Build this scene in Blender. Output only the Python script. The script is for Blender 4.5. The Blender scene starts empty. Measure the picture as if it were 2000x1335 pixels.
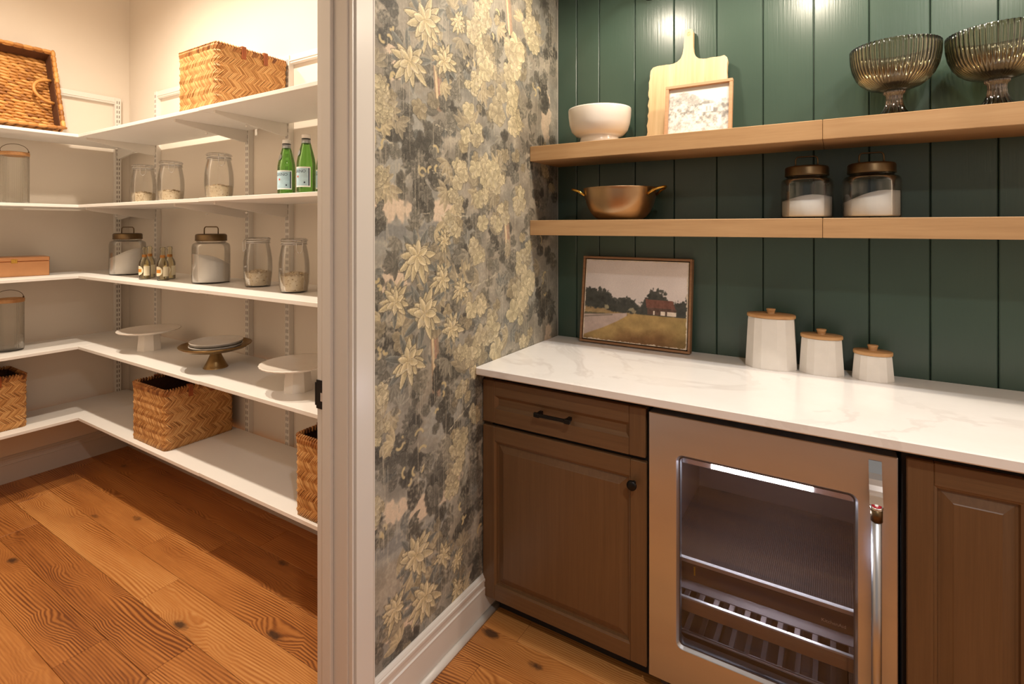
import bpy, math, random
import numpy as np
from mathutils import Vector, Matrix
PI = math.pi
random.seed(7)
rng = np.random.RandomState(11)
sc = bpy.context.scene
col = sc.collection

# ------------------------------------------------------------------ camera
cam_d = bpy.data.cameras.new('camera')
cam = bpy.data.objects.new('camera', cam_d)
col.objects.link(cam)
cam.location = (1.105, -2.188, 1.418)
cam.rotation_euler = (PI / 2, 0, math.radians(31.74))
cam_d.sensor_width = 36
cam_d.lens = 1027.6 / 2000 * 36
cam_d.shift_y = -224.5 / 2000
cam_d.clip_start = 0.02
sc.camera = cam

# ------------------------------------------------------------------ world, lights, exposure
w = bpy.data.worlds.new('world')
sc.world = w
w.use_nodes = True
w.node_tree.nodes['Background'].inputs[0].default_value = (1.0, 0.94, 0.88, 1)
w.node_tree.nodes['Background'].inputs[1].default_value = 0.26
sc.view_settings.view_transform = 'Standard'
sc.view_settings.look = 'None'
sc.view_settings.exposure = 0.22
sc.view_settings.gamma = 1.0
sc.view_settings.use_curve_mapping = False
sc.cycles.use_denoising = True
sc.cycles.max_bounces = 9
sc.cycles.diffuse_bounces = 4
sc.cycles.glossy_bounces = 4
sc.cycles.transmission_bounces = 6
sc.cycles.transparent_max_bounces = 24
sc.cycles.caustics_reflective = False
sc.cycles.caustics_refractive = False
sc.cycles.sample_clamp_indirect = 4.0


def lamp(name, loc, power, color, radius, spot=None):
    d = bpy.data.lights.new(name, 'SPOT' if spot else 'POINT')
    d.energy = power
    d.color = color
    d.shadow_soft_size = radius
    if spot:
        d.spot_size = math.radians(spot)
        d.spot_blend = 1.0
    o = bpy.data.objects.new(name, d)
    o.location = loc
    col.objects.link(o)
    return o


WARM = (1.0, 0.86, 0.68)
NEUTRAL = (1.0, 0.97, 0.94)
PANTRY_LAMPS = [(-1.83, -1.39), (-1.09, -1.39)]
NICHE_LAMPS = [(0.80, -0.70), (1.65, -0.70)]
ROOM_LAMP = (1.78, -2.42)
SCONCES = [0.415, 1.022, 1.630]
for (x, y) in PANTRY_LAMPS:
    lamp('pantry_ceiling_lamp', (x, y, 3.0), 98, (1.0, 0.86, 0.69), 0.045, 160)
for x in SCONCES:
    lamp('sconce_lamp', (x, -0.45, 2.42), 14, WARM, 0.032)
for (x, y) in NICHE_LAMPS:
    lamp('niche_ceiling_lamp', (x, y, 3.02), 44, (1.0, 0.93, 0.85), 0.04, 150)
lamp('room_ceiling_lamp', (ROOM_LAMP[0], ROOM_LAMP[1], 3.02), 104, NEUTRAL, 0.05, 160)


# ------------------------------------------------------------------ helpers
def setp(o, label=None, cat=None, group=None, kind=None):
    for k, v in (('label', label), ('category', cat), ('group', group), ('kind', kind)):
        if v:
            o[k] = v
    return o


def empty(name, label, cat, loc=(0, 0, 0), rz=0, group=None):
    o = bpy.data.objects.new(name, None)
    col.objects.link(o)
    o.empty_display_size = 0.02
    o.location = loc
    o.rotation_euler = (0, 0, rz)
    return setp(o, label, cat, group)


class MB:
    def __init__(s):
        s.v, s.f, s.sm, s.mi = [], [], [], []

    def add(s, vs, fs, smooth=False, mi=0):
        o = len(s.v)
        s.v.extend([tuple(p) for p in vs])
        for f in fs:
            s.f.append(tuple(i + o for i in f))
            s.sm.append(smooth)
            s.mi.append(mi)
        return s

    def box(s, x0, x1, y0, y1, z0, z1, mi=0):
        vs = [(x, y, z) for x in (x0, x1) for y in (y0, y1) for z in (z0, z1)]
        return s.add(vs, [(0, 1, 3, 2), (4, 6, 7, 5), (0, 4, 5, 1), (2, 3, 7, 6), (0, 2, 6, 4), (1, 5, 7, 3)], mi=mi)

    def bev(s, x0, x1, y0, y1, z0, z1, b=0.002, mi=0):
        c = [(x0 + x1) / 2, (y0 + y1) / 2, (z0 + z1) / 2]
        h = [(x1 - x0) / 2, (y1 - y0) / 2, (z1 - z0) / 2]
        vs, idx = [], {}
        for sx in (-1, 1):
            for sy in (-1, 1):
                for sz in (-1, 1):
                    for a in range(3):
                        p = [sx * (h[0] - b), sy * (h[1] - b), sz * (h[2] - b)]
                        p[a] = (sx, sy, sz)[a] * h[a]
                        idx[(sx, sy, sz, a)] = len(vs)
                        vs.append((c[0] + p[0], c[1] + p[1], c[2] + p[2]))
        fs = []
        S = (-1, 1)
        for a in range(3):
            u, v = [k for k in range(3) if k != a]
            for sa in S:
                q = []
                for su, sv in ((-1, -1), (1, -1), (1, 1), (-1, 1)):
                    k = [0, 0, 0]
                    k[a], k[u], k[v] = sa, su, sv
                    q.append(idx[(*k, a)])
                fs.append(tuple(q))
            for su in S:
                for sv in S:
                    k0, k1 = [0] * 3, [0] * 3
                    k0[a], k0[u], k0[v] = -1, su, sv
                    k1[a], k1[u], k1[v] = 1, su, sv
                    fs.append((idx[(*k0, u)], idx[(*k1, u)], idx[(*k1, v)], idx[(*k0, v)]))
        for sx in S:
            for sy in S:
                for sz in S:
                    fs.append(tuple(idx[(sx, sy, sz, a)] for a in range(3)))
        return s.add(vs, fs, mi=mi)

    def lathe(s, prof, n=40, rf=None, c=(0, 0, 0), smooth=True, mi=0, sx=1.0, sy=1.0):
        vs, fs = [], []
        rows = []
        for (r, z) in prof:
            if r <= 1e-7:
                rows.append([len(vs)])
                vs.append((c[0], c[1], c[2] + z))
            else:
                row = []
                for k in range(n):
                    a = 2 * PI * k / n
                    m = rf(a, r, z) if rf else 1.0
                    row.append(len(vs))
                    vs.append((c[0] + r * m * sx * math.cos(a), c[1] + r * m * sy * math.sin(a), c[2] + z))
                rows.append(row)
        for A, B in zip(rows[:-1], rows[1:]):
            for k in range(n):
                k2 = (k + 1) % n
                if len(A) == 1 and len(B) == 1:
                    continue
                if len(A) == 1:
                    fs.append((A[0], B[k], B[k2]))
                elif len(B) == 1:
                    fs.append((A[k], A[k2], B[0]))
                else:
                    fs.append((A[k], A[k2], B[k2], B[k]))
        return s.add(vs, fs, smooth, mi)

    def tube(s, pts, r, n=8, closed=False, cap=True, mi=0, smooth=True):
        P = [Vector(p) for p in pts]
        m = len(P)
        rr = r if isinstance(r, (list, tuple)) else [r] * m
        vs, fs = [], []
        up = None
        for i in range(m):
            if closed:
                t = P[(i + 1) % m] - P[i - 1]
            else:
                t = P[min(i + 1, m - 1)] - P[max(i - 1, 0)]
            t.normalize()
            if up is None:
                up = Vector((0, 0, 1)) if abs(t.z) < 0.9 else Vector((1, 0, 0))
            x = up - t * up.dot(t)
            x.normalize()
            y = t.cross(x)
            up = x
            for k in range(n):
                a = 2 * PI * k / n
                vs.append(P[i] + (x * math.cos(a) + y * math.sin(a)) * rr[i])
        for i in range(m if closed else m - 1):
            j = (i + 1) % m
            for k in range(n):
                k2 = (k + 1) % n
                fs.append((i * n + k, i * n + k2, j * n + k2, j * n + k))
        if cap and not closed:
            fs.append(tuple(range(n - 1, -1, -1)))
            fs.append(tuple((m - 1) * n + k for k in range(n)))
        return s.add(vs, fs, smooth, mi)

    def prism(s, poly, d0, d1, axis=1, mi=0, smooth=False):
        # poly is a list of 2D points; axis 1: (x, z) swept along y; 0: (y, z) along x; 2: (x, y) along z
        def p3(p, d):
            return {0: (d, p[0], p[1]), 1: (p[0], d, p[1]), 2: (p[0], p[1], d)}[axis]
        n = len(poly)
        vs = [p3(p, d0) for p in poly] + [p3(p, d1) for p in poly]
        fs = [tuple(range(n - 1, -1, -1)), tuple(range(n, 2 * n))]
        s.add(vs, fs, False, mi)
        o = len(s.v) - 2 * n
        for k in range(n):
            k2 = (k + 1) % n
            s.f.append((o + k, o + k2, o + n + k2, o + n + k))
            s.sm.append(smooth)
            s.mi.append(mi)
        return s

    def rectloft(s, x0, x1, z0, z1, rings, y0, cap=True, mi=0):
        # nested rectangles on a front that faces -y; rings: (inset, depth in front of y0)
        vs, fs = [], []
        for (i, d) in rings:
            vs += [(x0 + i, y0 - d, z0 + i), (x1 - i, y0 - d, z0 + i), (x1 - i, y0 - d, z1 - i), (x0 + i, y0 - d, z1 - i)]
        for k in range(len(rings) - 1):
            for j in range(4):
                j2 = (j + 1) % 4
                fs.append((4 * k + j, 4 * k + j2, 4 * k + 4 + j2, 4 * k + 4 + j))
        if cap:
            m = 4 * (len(rings) - 1)
            fs.append((m, m + 1, m + 2, m + 3))
        return s.add(vs, fs, mi=mi)

    def build(s, name, mat, parent=None, loc=None, label=None, kind=None):
        me = bpy.data.meshes.new(name)
        me.from_pydata(s.v, [], s.f)
        me.polygons.foreach_set('use_smooth', s.sm)
        for m in (mat if isinstance(mat, (list, tuple)) else [mat]):
            me.materials.append(m)
        if any(s.mi):
            me.polygons.foreach_set('material_index', s.mi)
        me.update()
        o = bpy.data.objects.new(name, me)
        col.objects.link(o)
        if parent:
            o.parent = parent
        if loc:
            o.location = loc
        if label:
            o['label'] = label
        if kind:
            o['kind'] = kind
        return o


def copy_tree(o, parent=None):
    c = o.copy()
    col.objects.link(c)
    c.parent = parent
    for ch in list(o.children):
        copy_tree(ch, c)
    return c


def text_geo(body, size):
    cu = bpy.data.curves.new('t', 'FONT')
    cu.body = body
    cu.size = size
    cu.resolution_u = 2
    o = bpy.data.objects.new('t', cu)
    col.objects.link(o)
    me = bpy.data.meshes.new_from_object(o)
    vs = [tuple(v.co) for v in me.vertices]
    fs = [tuple(p.vertices) for p in me.polygons]
    bpy.data.objects.remove(o)
    bpy.data.curves.remove(cu)
    bpy.data.meshes.remove(me)
    return vs, fs


def grid_mesh(name, P, C, mat, parent=None, loc=None):
    # P: (H, W, 3) points, C: (H, W, 3) linear colours
    H, W = P.shape[:2]
    me = bpy.data.meshes.new(name)
    nf = (H - 1) * (W - 1)
    me.vertices.add(H * W)
    me.vertices.foreach_set('co', P.reshape(-1).astype(np.float32))
    i = np.arange(H * W).reshape(H, W)
    q = np.stack([i[:-1, :-1], i[:-1, 1:], i[1:, 1:], i[1:, :-1]], -1).reshape(-1)
    me.loops.add(nf * 4)
    me.loops.foreach_set('vertex_index', q.astype(np.int32))
    me.polygons.add(nf)
    me.polygons.foreach_set('loop_start', (np.arange(nf) * 4).astype(np.int32))
    me.polygons.foreach_set('loop_total', np.full(nf, 4, np.int32))
    me.update(calc_edges=True)
    at = me.color_attributes.new('print', 'FLOAT_COLOR', 'POINT')
    at.data.foreach_set('color', np.concatenate([C, np.ones((H, W, 1))], -1).reshape(-1).astype(np.float32))
    me.materials.append(mat)
    o = bpy.data.objects.new(name, me)
    col.objects.link(o)
    o.parent = parent
    if loc:
        o.location = loc
    return o


def lin(r, g, b):
    f = lambda c: c / 12.92 if c <= 0.04045 else ((c + 0.055) / 1.055) ** 2.4
    return (f(r / 255), f(g / 255), f(b / 255), 1)


# ------------------------------------------------------------------ materials
class NT:
    def __init__(s, name):
        s.m = bpy.data.materials.new(name)
        s.m.use_nodes = True
        s.t = s.m.node_tree
        s.b = s.t.nodes['Principled BSDF']
        s.out = s.t.nodes['Material Output']

    def n(s, ty, **kw):
        nd = s.t.nodes.new(ty)
        for k, v in kw.items():
            setattr(nd, k, v)
        return nd

    def l(s, a, b):
        s.t.links.new(a, b)

    def inp(s, nd, k, v):
        if hasattr(v, 'is_output') or isinstance(v, bpy.types.NodeSocket):
            s.l(v, nd.inputs[k])
        else:
            nd.inputs[k].default_value = v

    def math(s, op, a, b=0.0, clamp=False):
        nd = s.n('ShaderNodeMath', operation=op, use_clamp=clamp)
        s.inp(nd, 0, a)
        s.inp(nd, 1, b)
        return nd.outputs[0]

    def coord(s, kind='Object', scale=(1, 1, 1), rand=0.0, loc=(0, 0, 0)):
        tc = s.n('ShaderNodeTexCoord')
        mp = s.n('ShaderNodeMapping')
        mp.inputs['Scale'].default_value = scale
        mp.inputs['Location'].default_value = loc
        src = tc.outputs[kind]
        if rand:
            oi = s.n('ShaderNodeObjectInfo')
            va = s.n('ShaderNodeVectorMath', operation='ADD')
            mu = s.math('MULTIPLY', oi.outputs['Random'], rand)
            s.l(src, va.inputs[0])
            s.l(mu, va.inputs[1])
            src = va.outputs[0]
        s.l(src, mp.inputs['Vector'])
        return mp.outputs[0]

    def noise(s, vec, scale=5, detail=4, rough=0.55, dist=0.0):
        nd = s.n('ShaderNodeTexNoise')
        s.l(vec, nd.inputs['Vector'])
        nd.inputs['Scale'].default_value = scale
        nd.inputs['Detail'].default_value = detail
        nd.inputs['Roughness'].default_value = rough
        nd.inputs['Distortion'].default_value = dist
        return nd.outputs['Fac']

    def ramp(s, fac, stops):
        nd = s.n('ShaderNodeValToRGB')
        e = nd.color_ramp.elements
        while len(e) < len(stops):
            e.new(0.5)
        for k, (p, c) in enumerate(stops):
            e[k].position = p
            e[k].color = c
        s.l(fac, nd.inputs[0])
        return nd.outputs[0]

    def mix(s, fac, a, b, blend='MIX'):
        nd = s.n('ShaderNodeMix', data_type='RGBA', blend_type=blend)
        s.inp(nd, 0, fac)
        s.inp(nd, 6, a)
        s.inp(nd, 7, b)
        return nd.outputs[2]

    def bump(s, height, strength=0.2, dist=0.002):
        nd = s.n('ShaderNodeBump')
        nd.inputs['Strength'].default_value = strength
        nd.inputs['Distance'].default_value = dist
        s.l(height, nd.inputs['Height'])
        s.l(nd.outputs[0], s.b.inputs['Normal'])

    def set(s, color=None, rough=None, metal=None, spec=None, coat=None):
        for k, v in (('Base Color', color), ('Roughness', rough), ('Metallic', metal), ('Specular IOR Level', spec), ('Coat Weight', coat)):
            if v is not None:
                s.inp(s.b, k, v)
        return s


def plain(name, c, rough=0.5, metal=0.0, var=0.06, scale=8, bump=0.0, bscale=60, spec=None):
    t = NT(name)
    v = t.coord()
    n = t.noise(v, scale, 3)
    lo = tuple(x * (1 - var) for x in c[:3]) + (1,)
    hi = tuple(min(1, x * (1 + var)) for x in c[:3]) + (1,)
    t.set(t.ramp(n, [(0.3, lo), (0.7, hi)]), rough, metal, spec)
    if bump:
        t.bump(t.noise(v, bscale, 3), bump, 0.001)
    return t.m


def wood(name, dark, mid, light, axis=0, rough=0.4, fine=90, swirl=0.05, bump=0.05, lines=30, band=0.5):
    # long grain along the given axis
    t = NT(name)
    sc1 = [9, 9, 9]
    sc1[axis] = 0.9
    v1 = t.coord('Object', tuple(sc1), 7.0)
    n1 = t.noise(v1, 1.0, 3, 0.55, 0.6)
    sc2 = [fine, fine, fine]
    sc2[axis] = 3
    v2 = t.coord('Object', tuple(sc2), 3.0)
    n2 = t.noise(v2, 1.0, 4, 0.7)
    s = t.math('SINE', t.math('MULTIPLY', n1, lines))
    s = t.math('MULTIPLY_ADD', s, 0.5 * band)
    nd = s.node
    nd.inputs[2].default_value = 0.5
    a = t.math('ADD', t.math('MULTIPLY', n1, 0.35), t.math('MULTIPLY', s, 0.3))
    a = t.math('ADD', a, t.math('MULTIPLY', n2, 0.42))
    c = t.ramp(a, [(0.30, dark), (0.52, mid), (0.78, light)])
    t.set(c, rough)
    t.bump(n2, bump, 0.001)
    return t.m


def thin_glass(name, tint=(0.96, 0.97, 0.96, 1), edge=(0.62, 0.66, 0.64, 1), rough=0.02, ior=1.45, refl=1.0, power=3.0):
    # thin-walled clear glass: tinted see-through plus fresnel gloss
    t = NT(name)
    t.t.nodes.remove(t.b)
    lw = t.n('ShaderNodeLayerWeight')
    lw.inputs[0].default_value = 0.35
    e = t.math('POWER', lw.outputs['Facing'], power)
    tr = t.n('ShaderNodeBsdfTransparent')
    t.l(t.mix(e, tint, edge), tr.inputs[0])
    gl = t.n('ShaderNodeBsdfGlossy')
    gl.inputs['Roughness'].default_value = rough
    fr = t.n('ShaderNodeFresnel')
    fr.inputs[0].default_value = ior
    mx = t.n('ShaderNodeMixShader')
    t.l(t.math('MULTIPLY', fr.outputs[0], refl, True), mx.inputs[0])
    t.l(tr.outputs[0], mx.inputs[1])
    t.l(gl.outputs[0], mx.inputs[2])
    t.l(mx.outputs[0], t.out.inputs[0])
    return t.m


def printed(name, rough=0.6, weave=0.0, bump=0.1, spec=0.3):
    t = NT(name)
    at = t.n('ShaderNodeAttribute', attribute_name='print')
    v = t.coord()
    n = t.noise(v, 420, 2)
    c = t.mix(0.35, at.outputs['Color'], t.ramp(n, [(0.3, (0.62, 0.62, 0.62, 1)), (0.7, (1, 1, 1, 1))]), 'MULTIPLY')
    t.set(c if weave else at.outputs['Color'], rough, spec=spec)
    t.bump(n, bump, 0.0006)
    return t.m


def emit(name, c, strength):
    t = NT(name)
    t.set((0, 0, 0, 1), 0.5)
    t.b.inputs['Emission Color'].default_value = c
    t.b.inputs['Emission Strength'].default_value = strength
    return t.m


M = {}
M['wall'] = plain('cream_wall_paint', lin(226, 215, 201), 0.75, var=0.015, scale=2, bump=0.05, bscale=180)
M['ceiling'] = plain('ceiling_paint', lin(228, 222, 212), 0.8, var=0.01)
M['trim'] = plain('trim_paint', lin(204, 198, 190), 0.32, var=0.015, scale=3)
M['base'] = plain('baseboard_paint', lin(202, 195, 186), 0.34, var=0.015, scale=3)
M['shelf_white'] = plain('white_melamine', lin(238, 234, 229), 0.38, var=0.01)
M['bracket'] = plain('white_powder_coat', lin(228, 222, 214), 0.4, var=0.01)
M['slot'] = plain('slot_shadow_grey', lin(92, 78, 66), 0.8, var=0.02)
M['black'] = plain('black_metal', lin(24, 22, 21), 0.35, 0.6, var=0.05)
M['dark_gap'] = plain('dark_cabinet_interior', lin(30, 22, 16), 0.8)
M['copper'] = plain('brushed_copper', lin(178, 148, 114), 0.32, 1.0, var=0.05, scale=14)
M['copper_box'] = plain('copper_sheet', lin(210, 156, 112), 0.34, 0.9, var=0.06, scale=10)
M['brass'] = plain('aged_brass', lin(146, 120, 80), 0.38, 1.0, var=0.10, scale=22)
M['brass_bright'] = plain('bright_brass', lin(214, 172, 84), 0.22, 1.0, var=0.05)
M['lid_bronze'] = plain('bronze_lid', lin(104, 86, 62), 0.40, 1.0, var=0.08, scale=20)
M['ceramic'] = plain('white_glazed_ceramic', lin(232, 224, 214), 0.18, var=0.015, scale=12)
M['stoneware'] = plain('off_white_stoneware', lin(226, 220, 212), 0.42, var=0.025, scale=30)
M['plate'] = plain('grey_white_stoneware', lin(214, 208, 200), 0.45, var=0.03, scale=30)
M['flour'] = plain('white_flour', lin(244, 240, 234), 0.9, var=0.02, scale=40, bump=0.2, bscale=300)
M['leather'] = plain('tan_leather', lin(150, 78, 36), 0.5, var=0.12, scale=30, bump=0.2, bscale=200)
M['cap_white'] = plain('white_plastic', lin(236, 232, 226), 0.35)
M['foil'] = plain('silver_foil', lin(176, 184, 190), 0.35, 0.7)
M['label_white'] = plain('label_paper', lin(236, 238, 234), 0.5, var=0.01)
M['label_blue'] = plain('pale_blue_label', lin(176, 206, 220), 0.5, var=0.14, scale=45)
M['label_ink'] = plain('navy_ink', lin(34, 44, 70), 0.5)
M['label_red'] = plain('red_star_ink', lin(206, 76, 60), 0.5)
M['label_cream'] = plain('cream_label', lin(240, 230, 200), 0.5, var=0.03)
M['label_orange'] = plain('orange_label_ink', lin(214, 142, 56), 0.5, var=0.2, scale=120)
M['tonic'] = thin_glass('tonic_glass', (0.985, 0.97, 0.90, 1), (0.84, 0.78, 0.62, 1), refl=0.8)
M['glass'] = thin_glass('clear_jar_glass', (0.99, 0.99, 0.985, 1), (0.945, 0.94, 0.93, 1), refl=0.6)
M['glass_rib'] = thin_glass('ribbed_clear_glass', (0.965, 0.965, 0.955, 1), (0.88, 0.88, 0.86, 1), 0.05, refl=0.7)
M['glass_green'] = thin_glass('green_bottle_glass', (0.70, 0.92, 0.60, 1), (0.52, 0.80, 0.42, 1), refl=0.7)
M['glass_smoke'] = thin_glass('smoky_olive_glass', (0.73, 0.70, 0.56, 1), (0.34, 0.29, 0.18, 1), 0.12, 1.8, 1.3)
M['glass_amber'] = thin_glass('amber_foot_glass', (0.84, 0.70, 0.60, 1), (0.45, 0.30, 0.22, 1), 0.06, 2.0, 1.4)
M['glass_door'] = thin_glass('tinted_door_glass', (0.84, 0.82, 0.83, 1), (0.7, 0.68, 0.7, 1), 0.01, 1.5)
M['fridge_black'] = plain('black_fridge_liner', lin(74, 64, 62), 0.45, var=0.04)
M['fridge_grey'] = plain('grey_fridge_rail', lin(92, 84, 84), 0.35, 0.4, var=0.03)
M['silver'] = plain('satin_aluminium', lin(206, 204, 204), 0.25, 0.9, var=0.02)
M['rail_light'] = plain('pale_aluminium_edge', lin(222, 222, 224), 0.3, 0.2, var=0.02)
M['polished'] = plain('polished_steel', lin(212, 210, 208), 0.14, 1.0, var=0.01)
M['red'] = plain('red_enamel', lin(160, 30, 44), 0.3)
M['yellow'] = plain('yellow_sticker', lin(226, 196, 40), 0.5)
M['bulb'] = emit('bulb_glow', (1.0, 0.80, 0.55, 1), 6)
M['led'] = emit('cool_led_strip', (0.90, 0.92, 1.0, 1), 160)
M['led_dot'] = emit('cool_led_dot', (0.92, 0.94, 1.0, 1), 500)

# glossy green paint with faint vertical brush marks
t = NT('green_gloss_paint')
v = t.coord('Object', (150, 150, 5))
n1 = t.noise(v, 1.0, 3)
n2 = t.noise(t.coord(), 3.0, 2)
t.set(t.ramp(n2, [(0.3, lin(57, 75, 64)), (0.7, lin(62, 81, 69))]), 0.30, spec=0.55)
t.bump(n1, 0.30, 0.0014)
M['green'] = t.m
M['green_gap'] = plain('dark_green_groove', lin(26, 40, 33), 0.5)

# quartz worktop
t = NT('white_quartz')
v = t.coord('Object', (1, 1, 1))
wv = t.noise(v, 1.6, 5, 0.6, 1.3)
vein = t.math('ABSOLUTE', t.math('SUBTRACT', wv, 0.5))
vein = t.math('MULTIPLY', vein, 34, True)
pt = t.noise(v, 2.3, 2)
vein = t.math('MAXIMUM', vein, t.ramp(pt, [(0.38, (1, 1, 1, 1)), (0.6, (0, 0, 0, 1))]))
cl = t.ramp(t.noise(v, 7, 5, 0.7), [(0.3, lin(238, 235, 231)), (0.7, lin(243, 240, 237))])
t.set(t.mix(vein, lin(226, 221, 217), cl), 0.16, spec=0.5)
M['quartz'] = t.m

# brushed stainless steel, horizontal brushing
t = NT('brushed_stainless')
v = t.coord('Object', (4, 4, 900))
n1 = t.noise(v, 1.0, 3)
n2 = t.noise(t.coord('Object', (2, 2, 8)), 1.0, 2)
t.set(t.ramp(n2, [(0.3, lin(186, 192, 200)), (0.7, lin(195, 200, 207))]), t.ramp(n1, [(0.2, (0.28, 0.28, 0.28, 1)), (0.8, (0.36, 0.36, 0.36, 1))]), 1.0)
t.b.inputs['Anisotropic'].default_value = 0.5
t.bump(n1, 0.02, 0.0003)
M['steel'] = t.m

# stained maple cabinets (grain along z and along x)
CAB = (lin(84, 60, 37), lin(103, 75, 48), lin(120, 90, 60))
M['cab_v'] = wood('brown_stained_maple_upright', *CAB, axis=2, rough=0.36, fine=110, lines=7, band=0.25, bump=0.03)
M['cab_h'] = wood('brown_stained_maple_across', *CAB, axis=0, rough=0.36, fine=110, lines=7, band=0.25, bump=0.03)
SH = (lin(158, 120, 80), lin(184, 147, 104), lin(202, 168, 126))
M['shelf_wood'] = wood('honey_maple_shelf', *SH, axis=0, rough=0.42, fine=60, lines=9, band=0.35, bump=0.03)
M['lid_wood'] = wood('acacia_lid', lin(158, 108, 64), lin(190, 142, 92), lin(210, 168, 118), axis=0, rough=0.45, lines=14, band=0.4)
M['frame_wood'] = wood('walnut_tone_frame', lin(108, 72, 44), lin(144, 104, 70), lin(168, 126, 88), axis=0, rough=0.45, lines=8, band=0.3)
M['frame_light'] = wood('oak_tone_frame', lin(156, 114, 78), lin(188, 146, 108), lin(206, 166, 128), axis=0, rough=0.45, lines=8, band=0.3)
M['board_wood'] = wood('pale_cutting_board', lin(186, 150, 102), lin(214, 184, 138), lin(226, 202, 160), axis=2, rough=0.5, lines=12, band=0.45)
M['rack_wood'] = wood('beech_rack_front', lin(178, 144, 116), lin(198, 164, 134), lin(210, 180, 150), axis=0, rough=0.5, lines=6, band=0.2)

# oak floor planks with knots
t = NT('rustic_oak_plank')
v0 = t.coord('Object', (1, 1, 1), 23.0)
sep = t.n('ShaderNodeSeparateXYZ')
t.l(v0, sep.inputs[0])
warp = t.noise(t.coord('Object', (0.8, 5.0, 1), 23.0), 1.0, 2, 0.45, 0.2)
kv = t.n('ShaderNodeTexVoronoi')
kv.inputs['Scale'].default_value = 1.0
kw = t.n('ShaderNodeMapping')
kw.inputs['Scale'].default_value = (3.2, 7.0, 1)
t.l(v0, kw.inputs[0])
kd = t.n('ShaderNodeVectorMath', operation='ADD')
kn = t.n('ShaderNodeTexNoise')
kn.inputs['Scale'].default_value = 9.0
t.l(v0, kn.inputs['Vector'])
ks = t.n('ShaderNodeVectorMath', operation='SCALE')
ks.inputs['Scale'].default_value = 0.22
t.l(kn.outputs['Color'], ks.inputs[0])
t.l(kw.outputs[0], kd.inputs[0])
t.l(ks.outputs[0], kd.inputs[1])
t.l(kd.outputs[0], kv.inputs['Vector'])
dist = kv.outputs['Distance']
fibk = t.noise(t.coord('Object', (60, 90, 1), 23.0), 1.0, 3, 0.6)
near = t.ramp(dist, [(0.0, (1, 1, 1, 1)), (0.42, (0, 0, 0, 1))])
knot = t.ramp(t.math('ADD', dist, t.math('MULTIPLY', fibk, 0.10)), [(0.11, (1, 1, 1, 1)), (0.19, (0, 0, 0, 1))])
ph = t.math('ADD', t.math('MULTIPLY', sep.outputs['Y'], 700.0), t.math('MULTIPLY', warp, 105.0))
ph = t.math('ADD', ph, t.math('MULTIPLY', near, 30.0))
grain = t.math('MULTIPLY_ADD', t.math('SINE', ph), 0.5)
grain.node.inputs[2].default_value = 0.5
fib = t.noise(t.coord('Object', (9, 330, 1), 23.0), 1.0, 3, 0.7)
big = t.noise(t.coord('Object', (0.9, 9, 1), 31.0), 1.0, 4)
oi = t.n('ShaderNodeObjectInfo')
gm = t.noise(t.coord('Object', (1.6, 8, 1), 41.0), 1.0, 2)
gw = t.ramp(gm, [(0.40, (0.25, 0.25, 0.25, 1)), (0.62, (1, 1, 1, 1))])
gr = t.math('MULTIPLY', t.math('SUBTRACT', grain, 0.5), gw)
a = t.math('ADD', t.math('MULTIPLY', gr, 0.30), t.math('MULTIPLY', fib, 0.30))
a = t.math('ADD', a, t.math('MULTIPLY', big, 0.56))
a = t.math('ADD', a, t.math('MULTIPLY', oi.outputs['Random'], 0.18))
c = t.ramp(a, [(0.28, lin(112, 62, 28)), (0.42, lin(160, 98, 46)), (0.58, lin(188, 124, 64)), (0.80, lin(210, 154, 92))])
c = t.mix(t.math('MULTIPLY', near, 0.40), c, lin(146, 90, 44))
c = t.mix(t.math('MULTIPLY', knot, 0.88), c, lin(56, 38, 26))
t.set(c, t.ramp(fib, [(0.3, (0.36, 0.36, 0.36, 1)), (0.7, (0.46, 0.46, 0.46, 1))]), spec=0.4)
t.bump(t.math('ADD', gr, fib), 0.05, 0.001)
M['plank'] = t.m
M['subfloor'] = plain('dark_joint', lin(110, 70, 38), 0.8)


def wicker(name, c0, c1, c2):
    t = NT(name)
    g = t.n('ShaderNodeNewGeometry')
    n = t.noise(t.coord('Object', (1, 1, 1)), 90, 3)
    a = t.math('ADD', t.math('MULTIPLY', g.outputs['Random Per Island'], 0.7), t.math('MULTIPLY', n, 0.3))
    t.set(t.ramp(a, [(0.1, c0), (0.45, c1), (0.85, c2)]), 0.55)
    t.bump(n, 0.2, 0.001)
    return t.m


M['wicker'] = wicker('split_bamboo_weave', lin(160, 106, 54), lin(196, 142, 82), lin(220, 172, 112))
M['wicker_rim'] = wicker('dark_bamboo_rim', lin(104, 58, 26), lin(170, 112, 58), lin(206, 152, 92))
M['wicker_in'] = plain('basket_core', lin(70, 40, 18), 0.8, var=0.2, scale=60)
M['rope'] = wicker('water_hyacinth_rope', lin(126, 76, 30), lin(180, 122, 58), lin(210, 154, 86))
M['rope_core'] = plain('hyacinth_core', lin(84, 48, 20), 0.85, var=0.2, scale=60)
M['oats'] = wicker('rolled_oats', lin(170, 138, 96), lin(222, 200, 166), lin(240, 226, 200))
M['wallpaper'] = printed('verdure_wallpaper', 0.62, 1.0, 0.22, 0.3)
M['canvas'] = printed('painted_canvas', 0.6, 1.0, 0.25, 0.25)
M['art'] = printed('printed_sketch', 0.4, 0.0, 0.02, 0.3)

# ------------------------------------------------------------------ the setting
def struct(mb, name, mat, parent=None):
    o = mb.build(name, mat, parent)
    if parent is None:
        o['kind'] = 'structure'
    return o


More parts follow.
